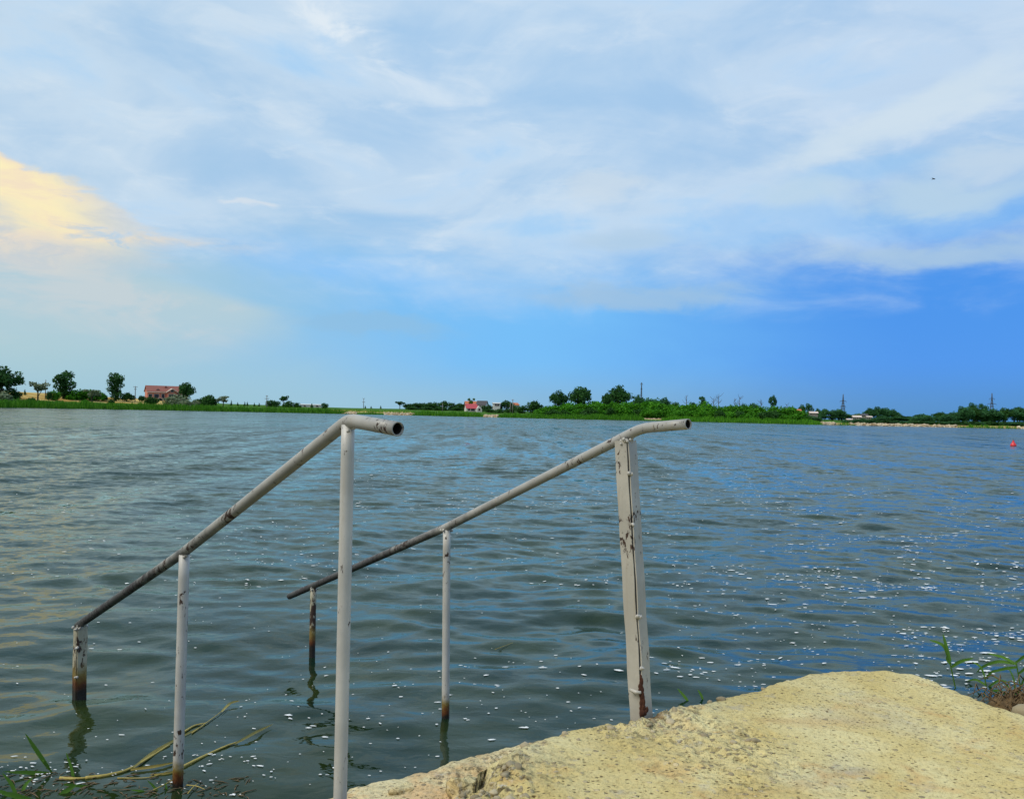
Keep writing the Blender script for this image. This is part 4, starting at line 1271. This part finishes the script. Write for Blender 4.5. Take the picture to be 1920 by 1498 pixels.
# projecting gable bay
bx0, bx1 = 31 * mpp, 47 * mpp; bm_ = (bx0 + bx1) / 2
bay = MB()
bay.add([(bx0, -1.4, -0.6), (bx1, -1.4, -0.6), (bx1, 0.5, -0.6), (bx0, 0.5, -0.6), (bx0, -1.4, ze - 0.1), (bx1, -1.4, ze - 0.1), (bx1, 0.5, ze - 0.1), (bx0, 0.5, ze - 0.1), (bm_, -1.4, ze + 0.95), (bm_, 2.5, ze + 0.95)],
        [(0, 1, 5, 8, 4), (1, 2, 6, 5), (3, 0, 4, 7), (4, 8, 9, 7), (5, 6, 9, 8)])
bayo = bay.build('gable_bay', M['wall_pink'], h1, False)
for sg in (-1, 1):
    mb = MB(); xe = bm_ + sg * (bx1 - bx0) * 0.6
    mb.add([(xe, -1.9, ze - 0.35), (bm_, -1.9, ze + 1.02), (bm_, 3, ze + 1.02), (xe, 3, ze - 0.35), (xe, -1.9, ze - 0.10), (bm_, -1.9, ze + 1.27), (bm_, 3, ze + 1.27), (xe, 3, ze - 0.10)],
           [(0, 1, 2, 3), (4, 7, 6, 5), (0, 4, 5, 1), (1, 5, 6, 2), (2, 6, 7, 3), (3, 7, 4, 0)])
    mb.build('gable_roof_slope', M['trim'], bayo, False)
window(bayo, bm_, ze + 0.25, 1.0, 0.7, -1.46)
window(bayo, bm_, ze - 1.5, 2.3, 1.1, -1.46)
mb = MB(); mb.box(bx0 - 0.3, bx1 + 0.2, -2.5, -1.44, ze - 2.9, ze - 2.35); mb.build('balcony', M['trim'], h1, False)
MB().box(0 - 0.3, bx0, -0.45, 0.0, ze - 0.42, ze - 0.12).build('fascia', M['trim'], h1, False)
for x, w, h, dz in ((4.5, 1.2, 1.2, -1.6), (14.5, 1.6, 1.5, -1.7), (25, 1.0, 1.7, -1.7), (52, 1.2, 1.2, -1.6), (59, 1.2, 1.2, -1.6)):
    window(h1, x * mpp, ze + dz, w, h)
window(h1, 21 * mpp, ze - 3.3, 1.4, 1.8, nm='door')

# red-roofed village house
h2, mpp, zt = house_frame(875, 757.5, 40, 'red_roofed_house', 'small white house with bright red roof in the village across the lake', 0.15)
walls_gabled(0, 21 * mpp, 0, 6, zt - 8 * mpp, zt).build('wall', M['white_wall'], h2, False)
gable_roof(0, 21 * mpp, 0, 6, zt - 8 * mpp, zt, 0.12, 0.2).build('roof', M['roof_red'], h2, False)
window(h2, 5 * mpp, zt - 10.5 * mpp, 0.9, 0.8); window(h2, 12 * mpp, zt - 10.5 * mpp, 1.6, 1.0)
mb = MB(); x0, x1 = 18 * mpp, 28 * mpp; xm = (x0 + x1) / 2
mb.add([(x0, -1.5, -0.6), (x1, -1.5, -0.6), (x1, 4, -0.6), (x0, 4, -0.6), (x0, -1.5, zt - 8.5 * mpp), (x1, -1.5, zt - 8.5 * mpp), (x1, 4, zt - 8.5 * mpp), (x0, 4, zt - 8.5 * mpp), (xm, -1.5, zt - 3 * mpp), (xm, 4, zt - 3 * mpp)],
       [(0, 1, 5, 8, 4), (1, 2, 6, 5), (3, 0, 4, 7), (4, 8, 9, 7), (5, 6, 9, 8)])
wing = mb.build('gable_wing', M['white_wall'], h2, False)
window(wing, xm, zt - 10 * mpp, 0.8, 0.9, -1.56)
# taller house behind with orange roof
h3, mpp, zt = house_frame(874, 752.5, 62, 'orange_roofed_house', 'orange-roofed house half hidden behind the red-roofed one', 0.1)
walls_gabled(0, 20 * mpp, 0, 7, zt - 6 * mpp, zt).build('wall', M['white_wall'], h3, False)
gable_roof(0, 20 * mpp, 0, 7, zt - 6 * mpp, zt, 0.15, 0.3).build('roof', M['roof_orange'], h3, False)
window(h3, 9 * mpp, zt - 8 * mpp, 0.9, 0.9)
h4, mpp, zt = house_frame(893, 751.5, 58, 'dark_roofed_house', 'house with dark slate roof right of the red-roofed one', -0.2)
walls_gabled(0, 17 * mpp, 0, 7, zt - 8 * mpp, zt).build('wall', M['white_wall'], h4, False)
gable_roof(0, 17 * mpp, 0, 7, zt - 8 * mpp, zt, 0.15, 0.3).build('roof', M['roof_dark'], h4, False)
window(h4, 6 * mpp, zt - 10 * mpp, 0.9, 0.9)
h5, mpp, zt = house_frame(925, 755, 46, 'white_house', 'plain white house among dark trees left of the twin poles', 0.05)
walls_gabled(0, 13 * mpp, 0, 6, zt - 1.5 * mpp, zt).build('wall', M['white_wall'], h5, False)
gable_roof(0, 13 * mpp, 0, 6, zt - 1.5 * mpp, zt, 0.12, 0.25).build('roof', M['white_wall'], h5, False)
window(h5, 5 * mpp, zt - 4 * mpp, 0.8, 0.8); window(h5, 9 * mpp, zt - 4 * mpp, 0.8, 0.8)
h6, mpp, zt = house_frame(966, 755.5, 60, 'white_gabled_house', 'sliver of a white gabled house right of the twin poles', 0.3)
walls_gabled(0, 8 * mpp, 0, 6, zt - 4 * mpp, zt).build('wall', M['white_wall'], h6, False)
gable_roof(0, 8 * mpp, 0, 6, zt - 4 * mpp, zt, 0.12, 0.25).build('roof', M['roof_orange'], h6, False)
h7, mpp, zt = house_frame(563, 757.6, 46, 'white_shed', 'long low white shed on the field skyline', 0.0, 'shed')
walls_gabled(0, 37 * mpp, 0, 5, zt - 1.2 * mpp, zt).build('wall', M['white_wall'], h7, False)
gable_roof(0, 37 * mpp, 0, 5, zt - 1.2 * mpp, zt, 0.1, 0.2).build('roof', M['white_wall'], h7, False)
for x in (8, 20, 30): window(h7, x * mpp, zt - 3 * mpp, 0.8, 0.5)
for (px, py, w, s, rm, lab, nm, e) in ((1489, 766.5, 12, 36, 'roof_orange', 'house with orange-red roof peeping over the right end of the thicket', 'house', 3.5),
        (1519, 771, 13, 40, 'trim', 'low shed with slanting white sheet roof in the grove', 'shed', 2.5), (1600, 778.5, 13, 34, 'trim', 'small white cottage below the yellow-green bush', 'cottage', 2.5),
        (1616, 775.5, 10, 60, 'roof_dark', 'grey house just right of the small white cottage', 'house', 2.5), (1626, 779.5, 8, 36, 'trim', 'tiny white hut at the foot of the flat-topped clump', 'hut', 1.5),
        (1589, 784.5, 8, 20, 'trim', 'tiny white hut low on the bank below the pylon', 'hut', 1.5)):
    hh, mpp, zt = house_frame(px, py, s, nm, lab, 0.1, nm)
    zt = max(zt - 0.15, 1.4)
    walls_gabled(0, w * mpp, 0, 5, zt - e * mpp, zt).build('wall', M['dim_wall'], hh, False)
    gable_roof(0, w * mpp, 0, 5, zt - e * mpp, zt, 0.1, 0.25).build('roof', M[rm], hh, False)
    window(hh, w * 0.5 * mpp, max(zt - (e + 1.6) * mpp, 0.6), 0.6, 0.5)


for x, y, w, s_, lab in ((1521, 775.5, 22, 24, 'dark shrub in front of the white sheet roof'), (1532, 778, 18, 24, 'shrub right below the white sheet roof'), (1604, 783, 20, 16, 'dark shrub in front of the small white cottage'),
        (1618, 781, 18, 18, 'shrub in front of the grey house'), (1632, 782, 18, 18, 'shrub in front of the tiny hut by the clump'), (1592, 786.5, 14, 12, 'low shrub before the hut below the pylon')):
    T(x, y, w, s_, 'bush', 'leaf_hazed', lab, name='shrub', cat='shrub')

# ---------------------------------------------------------------- poles and pylons
def pole(px, top, s, label, arms=((0.9, 1.6),), rad=0.13, vee=False):
    r = shore_at(px) + s; p = at_r(px, top, r); z0 = gz(p.x, p.y); h = p.z - z0
    o = empty('utility_pole', (p.x, p.y, z0), -math.atan2(p.x, p.y)); tag(o, label, 'pole')
    MB().tube([(0, 0, -0.5), (0, 0, h * 0.5), (0, 0, h)], [rad * 1.15, rad, rad * 0.8], 8).build('shaft', M['pole'], o)
    for f_, w in arms:
        a = MB().box(-w / 2, w / 2, -0.07, 0.07, h * f_ - 0.07, h * f_ + 0.07).build('crossarm', M['pole'], o, False)
        mb = MB()
        for x in (-w * .45, w * .45): mb.tube([(x, 0, h * f_ + .07), (x, 0, h * f_ + .28)], 0.06, 6)
        mb.build('insulators', M['white_wall'], a)
    if vee:
        mb = MB()
        for sg in (-1, 1): mb.tube([(0, 0, h * 0.93), (sg * 0.5, 0, h * 1.03)], 0.06, 6)
        mb.build('bracket', M['pole'], o)
    return o


pole(86, 712, 30, 'bare pole between the pale silvery tree and the tall dark tree', (), 0.12)
pole(254, 724, 34, 'utility pole with short crossarm left of the salmon house', ((0.95, 1.3), (0.8, 0.7)))
pole(500.5, 741, 30, 'utility pole with crossarm in front of the dark rounded bush', ((0.92, 0.8), (0.72, 1.5)))
pole(682, 747, 60, 'utility pole with forked top alone on the open field', ((0.62, 1.2),), 0.12, True)
pole(830, 756, 36, 'short pale pole in front of the village tree row', (), 0.13)
pole(957, 755, 32, 'shorter left one of the twin pale poles', (), 0.14)
pole(961.5, 749, 32, 'taller right one of the twin pale poles with a crossarm', ((0.98, 0.8),), 0.16)


def lattice(px, top, r, label, half, arms, name='pylon', taper=0.12, bays=9):
    p = at_r(px, top, r); z0 = gz(p.x, p.y); h = p.z - z0
    o = empty(name, (p.x, p.y, z0), 0.3 - math.atan2(p.x, p.y)); tag(o, label, name)
    wd = lambda t: half * (1 - t) ** 1.5 + half * taper * (1 - t * 0.5)
    for sx in (-1, 1):
        for sy in (-1, 1):
            MB().tube([(sx * wd(t), sy * wd(t), h * t) for t in np.linspace(0, 1, 7)], 0.085, 5).build('leg', M['lattice'], o)
    mb = MB()
    for i in range(bays):
        t0, t1 = (i / bays) ** 0.9, ((i + 1) / bays) ** 0.9
        a, b = wd(t0), wd(t1)
        for (s0, s1) in (((-1, -1), (1, -1)), ((1, -1), (1, 1)), ((1, 1), (-1, 1)), ((-1, 1), (-1, -1))):
            mb.tube([(s0[0] * a, s0[1] * a, h * t0), (s1[0] * b, s1[1] * b, h * t1)], 0.05, 4)
            mb.tube([(s1[0] * a, s1[1] * a, h * t0), (s0[0] * b, s0[1] * b, h * t1)], 0.05, 4)
    mb.build('bracing', M['lattice'], o)
    for t, w in arms:
        mb = MB(); z = h * t
        for sg in (-1, 1):
            mb.tube([(0, -0.15, z), (sg * w, 0, z + 0.1)], 0.07, 4); mb.tube([(0, 0.15, z + 0.5), (sg * w, 0, z + 0.1)], 0.05, 4)
            mb.tube([(sg * w, 0, z + 0.1), (sg * w, 0, z - 0.6)], 0.06, 5)
        mb.build('crossarm', M['lattice'], o)
    return o


lattice(1581, 739, 420, 'left lattice pylon behind the grove', 1.2, ((0.72, 1.4), (0.52, 1.2)))
lattice(1860, 737, 470, 'right lattice pylon rising out of the wood', 1.3, ((0.80, 1.2), (0.62, 1.9)))
lattice(1203, 717, 430, 'thin lattice mast right of the tallest round tree', 0.32, ((0.95, 0.6), (0.8, 0.35)), 'mast', 0.75, 14)

# ---------------------------------------------------------------- buoy and bird
b0 = on_z(1900, 836, 0)
buoy = empty('buoy', (b0.x, b0.y, wz(b0.x, b0.y)), 0.3); tag(buoy, 'red cone-shaped buoy floating near the right edge of the lake', 'buoy')
MB().tube([(0, 0, z) for z in (-0.1, 0.0, 0.05, 0.10, 0.26, 0.30)], [0.17, 0.21, 0.22, 0.19, 0.09, 0.075], 18).build('body', M['red_buoy'], buoy)
MB().tube([(0, 0, z) for z in (0.30, 0.36, 0.40)], [0.07, 0.075, 0.04], 12).build('cap', M['red_buoy'], buoy)
mb = MB(); mb.tube([(0.05 * math.cos(a), 0, 0.43 + 0.05 * math.sin(a)) for a in np.linspace(-0.4, 3.54, 12)], 0.012, 6); mb.build('lifting_ring', M['bird'], buoy)

bp = at_r(1750, 336, 90)
bird = empty('bird', bp, 0.5); tag(bird, 'small dark bird gliding high in the sky at right', 'bird')
MB().tube([(0, -0.17, 0.0), (0, -0.13, 0.012), (0, -0.05, 0.0), (0, 0.06, 0), (0, 0.13, 0.005), (0, 0.2, 0.0)], [0.008, 0.028, 0.045, 0.04, 0.02, 0.012], 10).build('body', M['bird'], bird)
for sg in (-1, 1):
    mb = MB(); vs = []
    for t, yy, zz, c in ((0.0, 0, 0.01, .12), (0.33, -0.03, 0.07, .11), (0.66, 0.02, 0.06, .085), (1.0, 0.09, 0.0, .02)):
        x = sg * (0.02 + 0.34 * t)
        vs += [(x, yy - c / 2, zz), (x, yy, zz + 0.014 * (1.1 - t)), (x, yy + c / 2, zz), (x, yy, zz - 0.004)]
    fs = []
    for i in range(3):
        for j in range(4): fs.append((i * 4 + j, i * 4 + (j + 1) % 4, i * 4 + 4 + (j + 1) % 4, i * 4 + 4 + j))
    fs += [(0, 1, 2, 3), (15, 14, 13, 12)]
    mb.add(vs, fs).build('wing', M['bird'], bird)

# ---------------------------------------------------------------- foam flecks on the water
fz = np.random.default_rng(21)
FX = []


def scatter(n, x0, x1, y0, y1, size, band=0.0, slope=0.0, pw=1.0, clump=0.5):
    k_ = 0
    while k_ < n:
        m = n * 3
        px = x0 + (x1 - x0) * fz.random(m); py = y0 + (y1 - y0) * fz.random(m) ** pw + slope * (px - x0)
        keep = fz.random(m) < np.clip(0.5 + 2.2 * clump * fbm(px / 90, py / 22, 3, int(x0) % 50 + 3), 0.02, 1)
        for a, b in zip(px[keep], py[keep]):
            p = on_z(a, b, 0.0)
            if p.y < 2 or gz(p.x, p.y) > -0.02: continue
            FX.append((p.x, p.y, size * (0.35 + 0.9 * fz.random() ** 2))); k_ += 1
            if k_ >= n: break


scatter(420, -60, 1980, 1050, 1480, 0.008, clump=0.6)
scatter(520, 1250, 1980, 960, 1290, 0.013, clump=0.8)
scatter(520, 1350, 1980, 880, 1130, 0.026, slope=0.02, clump=0.9)
scatter(420, 640, 1500, 850, 960, 0.028, slope=-0.02, clump=0.9)
scatter(260, 420, 1300, 940, 1100, 0.016, clump=0.7)
scatter(150, 0, 640, 860, 1100, 0.018, clump=0.9)
scatter(260, 1180, 1400, 820, 960, 0.032, slope=-0.25, clump=0.5)
scatter(120, 1680, 1930, 1170, 1290, 0.021, clump=0.5)
scatter(90, 0, 520, 1420, 1497, 0.009, clump=0.8)
scatter(90, 520, 1300, 1200, 1480, 0.012, clump=0.3)
for (a, b, s_) in ((1160, 1266, .034), (540, 1344, .03), (922, 1388, .03), (872, 1350, .022), (982, 1364, .03), (225, 1214, .026), (172, 1212, .022), (1384, 1250, .022), (1245, 1248, .028), (1265, 1258, .032),
                   (1220, 1238, .024), (740, 1291, .018), (818, 1364, .02), (610, 1384, .022), (930, 1330, .02), (690, 1355, .014), (1018, 1252, .016), (1800, 1255, .05), (1790, 1265, .05), (1820, 1240, .06), (1850, 1225, .05)):
    p = on_z(a, b, 0.0); FX.append((p.x, p.y, s_ * 0.62))
FX = np.array(FX); FX[:, 2] *= 0.66; nF = len(FX); K = 9
ang = np.linspace(0, 2 * np.pi, K, endpoint=False)
rot = fz.normal(size=nF) * 1.1
rr_ = FX[:, 2:3] * (0.55 + 0.75 * fz.random((nF, K)))
ax_, ay_ = rr_ * np.cos(ang) * (1.1 + 1.5 * fz.random((nF, 1))), rr_ * np.sin(ang) * 0.7
X = FX[:, :1] + ax_ * np.cos(rot * 0.25)[:, None] - ay_ * np.sin(rot * 0.25)[:, None]
Y = FX[:, 1:2] + ax_ * np.sin(rot * 0.25)[:, None] + ay_ * np.cos(rot * 0.25)[:, None]
rimz = wave(X, Y, np.maximum(0.0075 * np.hypot(X, Y), 0.01)) + 0.003 + 0.0008 * np.hypot(X, Y) * 0.5
X2 = FX[:, :1] + (X - FX[:, :1]) * 0.6; Y2 = FX[:, 1:2] + (Y - FX[:, 1:2]) * 0.6
inz = wave(X2, Y2, np.maximum(0.0075 * np.hypot(X2, Y2), 0.01)) + 0.004 + FX[:, 2:3] * 0.05 + 0.0008 * np.hypot(X2, Y2) * 0.5
vs = np.concatenate([np.stack([X, Y, rimz], -1), np.stack([X2, Y2, inz], -1)], 1)
i0 = (np.arange(nF) * 2 * K)[:, None]; j = np.arange(K)[None, :]; j1 = (j + 1) % K
side = np.stack([i0 + j, i0 + j1, i0 + K + j1, i0 + K + j], -1).reshape(-1, 4)
fl = [tuple(q) for q in side.tolist()] + [tuple((i * 2 * K + K + np.arange(K)).tolist()) for i in range(nF)]
tag(mesh_obj('foam_flecks', vs.reshape(-1, 3).tolist(), fl, M['foam']), 'scattered white foam flecks drifting on the lake', 'foam', None, 'stuff')


# ---------------------------------------------------------------- near plants and debris
def ribbon(mb, pts, w, fold=0.25, seed=0):
    pts = [Vector(p) for p in pts]; n = len(pts); vs = []
    for i, p in enumerate(pts):
        t = i / (n - 1); a = pts[max(i - 1, 0)]; b = pts[min(i + 1, n - 1)]
        tan_ = (b - a).normalized(); sd_ = tan_.cross(Vector((0.15, -1, 0.25))).normalized()
        nn = sd_.cross(tan_)
        ww = w * (math.sin(math.pi * min(1, 0.18 + 0.82 * t)) ** 0.7 + 0.03)
        vs += [p - sd_ * ww + nn * ww * fold, p, p + sd_ * ww + nn * ww * fold]
    fs = []
    for i in range(n - 1):
        fs += [(i * 3, i * 3 + 1, i * 3 + 4, i * 3 + 3), (i * 3 + 1, i * 3 + 2, i * 3 + 5, i * 3 + 4)]
    mb.add(vs, fs)


def pxpath(base, pts, z0=0.0, dep=0.0):
    """points seen at the given photo positions, standing at the distance of the base point on z0"""
    b = on_z(base[0], base[1], z0); r = math.hypot(b.x, b.y)
    return [at_r(x, y, r + dep * i) for i, (x, y) in enumerate(pts)]


def curve_fit(pts, n=9):
    """smooth path through a few points"""
    pts = [Vector(p) for p in pts]
    if len(pts) == 2: return [pts[0].lerp(pts[1], i / (n - 1)) for i in range(n)]
    out = []
    P_ = [pts[0] * 2 - pts[1]] + pts + [pts[-1] * 2 - pts[-2]]
    for k_ in range(1, len(P_) - 2):
        a, b, c, d = P_[k_ - 1:k_ + 3]
        for t in np.linspace(0, 1, n, endpoint=False):
            out.append(0.5 * ((2 * b) + (c - a) * t + (2 * a - 5 * b + 4 * c - d) * t * t + (3 * b - a - 3 * c + d) * t ** 3))
    return out + [pts[-1]]


def plant(label, base, stem, leaves, w, z0=0.0, group=None):
    b = on_z(base[0], base[1], z0)
    o = empty('reed_plant', b); tag(o, label, 'plant', group)
    def loc(l): return [p - b for p in l]
    if stem:
        mb = MB(); q = curve_fit(loc(pxpath(base, stem, z0)), 6); q = [q[0] - Vector((0, 0, 0.15))] + q
        mb.tube(q, [0.004] * (len(q) - 1) + [0.0015], 7).build('stem', M['reed_near'], o)
    for l in leaves:
        mb = MB(); ribbon(mb, curve_fit(loc(pxpath(base, l, z0, 0.01))), w); mb.build('leaf', M['reed_near'], o)
    return o


plant('green reed blade standing in the water at the lower left corner', (100, 1452), [(104, 1462), (96, 1446), (80, 1424)],
      [[(92, 1440), (70, 1408), (47, 1374)], [(98, 1450), (60, 1448), (5, 1446)], [(100, 1452), (70, 1456), (35, 1454)]], 0.0085)
plant('thin upright reed blade right of the lower left reed clump', (138, 1462), None, [[(140, 1470), (134, 1440), (124, 1410)]], 0.006)
plant('short broad reed leaf at the bottom edge left of the rail post', (120, 1494), None, [[(105, 1500), (122, 1484), (145, 1470)], [(60, 1500), (25, 1490), (0, 1486)]], 0.010)
plant('young reed with one raised leaf right behind the slab', (1790, 1288), [(1792, 1292), (1786, 1264), (1780, 1238)],
      [[(1779, 1236), (1768, 1210), (1742, 1199)], [(1784, 1250), (1800, 1240), (1826, 1233)], [(1782, 1240), (1772, 1205), (1768, 1188)], [(1783, 1246), (1776, 1236), (1778, 1225)]], 0.0105)
plant('leafy reed at the right edge behind the slab', (1912, 1290), [(1915, 1300), (1910, 1268), (1905, 1240)],
      [[(1905, 1245), (1880, 1232), (1850, 1224)], [(1908, 1250), (1880, 1254), (1852, 1262)], [(1904, 1242), (1925, 1228), (1950, 1226)], [(1910, 1262), (1930, 1250), (1960, 1260)], [(1902, 1244), (1870, 1240), (1842, 1250), (1830, 1262)]], 0.009)
plant('slender submerged-looking blade left of the slab by the landing post', (1290, 1312), None, [[(1290, 1314), (1282, 1304), (1270, 1290)]], 0.008)
plant('second slender blade by the slab edge near the landing post', (1316, 1310), None, [[(1318, 1312), (1314, 1302), (1308, 1292)]], 0.007)


plant('tuft of three reed blades at the extreme lower left corner', (30, 1490), None, [[(34, 1500), (22, 1470), (4, 1448)], [(40, 1500), (46, 1474), (62, 1456)], [(28, 1500), (10, 1486), (-10, 1480)]], 0.007)
plant('fallen green blade lying across the lower left litter', (190, 1478), None, [[(120, 1470), (180, 1474), (250, 1466)], [(196, 1490), (214, 1474), (246, 1462)]], 0.006)
plant('small green shoots left of the middle rail post foot', (300, 1488), None, [[(300, 1498), (292, 1478), (276, 1462)], [(304, 1498), (312, 1482), (310, 1466)], [(296, 1498), (270, 1484), (244, 1480)]], 0.005)
plant('low spreading grass between the raised reed and the right edge reed', (1850, 1284), [(1852, 1296), (1848, 1280), (1846, 1266)], [[(1848, 1284), (1830, 1274), (1812, 1276)], [(1847, 1272), (1862, 1258), (1884, 1256)], [(1846, 1268), (1838, 1250), (1822, 1240)], [(1850, 1290), (1872, 1276), (1896, 1280)]], 0.007)
plant('bent grass tuft rising from the root clump', (1900, 1300), None, [[(1898, 1304), (1884, 1280), (1862, 1268)], [(1904, 1304), (1900, 1272), (1888, 1246)], [(1906, 1304), (1918, 1276), (1926, 1256)], [(1896, 1304), (1872, 1294), (1850, 1296)]], 0.006, 0.06)


def stalk(label, pts, rad, mat='straw', zc=0.008, leaves=(), cat='stalk', name='floating_reed'):
    P_ = [on_z(x, y, zc) for x, y in pts]
    P_ = [Vector((p.x, p.y, wz(p.x, p.y) * 0.6 + zc)) for p in P_]
    o = empty(name, P_[0]); tag(o, label, cat)
    q = [p - P_[0] for p in curve_fit(P_, 8)]; rad *= 0.62
    MB().tube(q, list(np.linspace(rad, rad * 0.45, len(q))), 9, wob=0.2).build('stem', M[mat], o)
    for l in leaves:
        L_ = [on_z(x, y, zc + 0.006) - P_[0] for x, y in l]
        mb = MB(); ribbon(mb, curve_fit(L_), 0.006); mb.build('leaf', M[mat], o)
    return o


stalk('thick yellow-brown reed stalk floating left of the middle rail post', [(160, 1462), (205, 1455), (250, 1438), (318, 1398)], 0.013, leaves=[[(250, 1438), (300, 1402), (385, 1358)], [(245, 1442), (290, 1436), (330, 1428)]])
stalk('yellow-green reed stalk floating right of the middle rail post', [(330, 1446), (375, 1424), (420, 1402), (446, 1391)], 0.012, leaves=[[(440, 1394), (480, 1372), (512, 1357)], [(360, 1430), (320, 1448), (280, 1452)]])
stalk('thin straw reaching out to the upper right of the floating stalks', [(360, 1376), (395, 1350), (430, 1322)], 0.005, leaves=[[(415, 1334), (432, 1318), (450, 1313)]])
stalk('brown dry leaf blade floating just right of the rail post', [(345, 1374), (365, 1362), (388, 1356)], 0.009)
stalk('pale straw lying along the water at lower left', [(112, 1462), (140, 1463), (165, 1461)], 0.012)
stalk('long thin pale straw left of the rail post foot', [(220, 1462), (280, 1460), (322, 1445)], 0.004)
stalk('thin straw looped around the rail post foot', [(288, 1484), (318, 1468), (345, 1450)], 0.004, zc=0.02)
stalk('short straw right of the rail post foot', [(352, 1490), (362, 1478), (372, 1470)], 0.004, zc=0.015)
stalk('pale straw stub right of the rail post foot', [(350, 1474), (368, 1476), (384, 1482)], 0.004, zc=0.015)
stalk('small green stick floating near the middle of the water', [(928, 1216), (945, 1211), (962, 1206)], 0.003)

# drifted litter at lower left
lr = random.Random(31); mb = MB()
for i in range(260):
    x = lr.uniform(-40, 470); y = lr.uniform(1440, 1500)
    if y < 1448 + 40 * (x / 470.0) * lr.random(): continue
    p = on_z(x, y, 0.006); a = lr.gauss(0.5, 0.7); l = 0.008 + 0.035 * lr.random() ** 2
    d = Vector((math.cos(a) * l, math.sin(a) * l, lr.gauss(0, 0.004)))
    p.z = wz(p.x, p.y) * 0.8 + 0.003
    mb.tube([p - d, p + Vector((0, 0, 0.003)), p + d], [0.001, 0.0022, 0.001], 5)
tag(mb.build('drift_litter', flat_mat('wet_litter', (0.10, 0.07, 0.03), 0.6, 0.7, 20)), 'drifted bits of straw and reed on the water at lower left', 'litter', None, 'stuff')

# root clump and pale stone at the right edge
rc = on_z(1895, 1306, 0.10)
root = empty('root_clump', rc); tag(root, 'brown matted root clump at the right edge behind the slab', 'roots')
mb = MB(); rr = random.Random(41)
for i in range(150):
    a = rr.random() * 6.28; l = 0.05 + 0.13 * rr.random()
    s0 = Vector((rr.gauss(0.08, 0.09), rr.gauss(0, 0.07), rr.gauss(-0.02, 0.03)))
    mb.tube([s0, s0 + Vector((l * .5 * math.cos(a), l * .5 * math.sin(a), 0.02 + 0.03 * rr.random())), s0 + Vector((l * math.cos(a), l * math.sin(a), -0.02))], [0.004, 0.003, 0.0015], 5)
m_ = flat_mat('brown_roots', (0.12, 0.075, 0.03), 0.9, 0.7, 25)
mb.build('root_fibres', m_, root)
mesh_obj('root_core', lump(61, 0.5, (0.17, 0.12, 0.07)) + np.array([0.1, 0, -0.06]), ICOF, m_, root)
st = on_z(1925, 1338, 0.20)
o = mesh_obj('stone', lump(71, 0.35, (0.07, 0.06, 0.05)), ICOF, M['pebble']); o.location = st
tag(o, 'pale stone at the right edge beside the slab', 'stone')
tw = on_z(1856, 1308, 0.02)
o = MB().tube([(0, 0, -0.03), (0.004, 0, 0.02), (0.012, 0, 0.045)], [0.008, 0.007, 0.003], 7).build('twig', M['bark']); o.location = tw
tag(o, 'short dark twig sticking out of the water beyond the slab rim at right', 'twig')

# alike things in a short row: say which one, counted from the left of the picture
ORD = ['first', 'second', 'third', 'fourth', 'fifth', 'sixth', 'seventh', 'eighth', 'ninth']
rows = {}
for o in SC.objects:
    if o.parent is None and o.get('group') and o.get('category') in ('tree', 'shrub'): rows.setdefault(o['group'], []).append(o)
for g, l in rows.items():
    if len(l) > 9: continue
    l.sort(key=lambda o: math.atan2(o.location.x, o.location.y))
    for i, o in enumerate(l): o['label'] = ORD[i] + ' from left, ' + o['label']
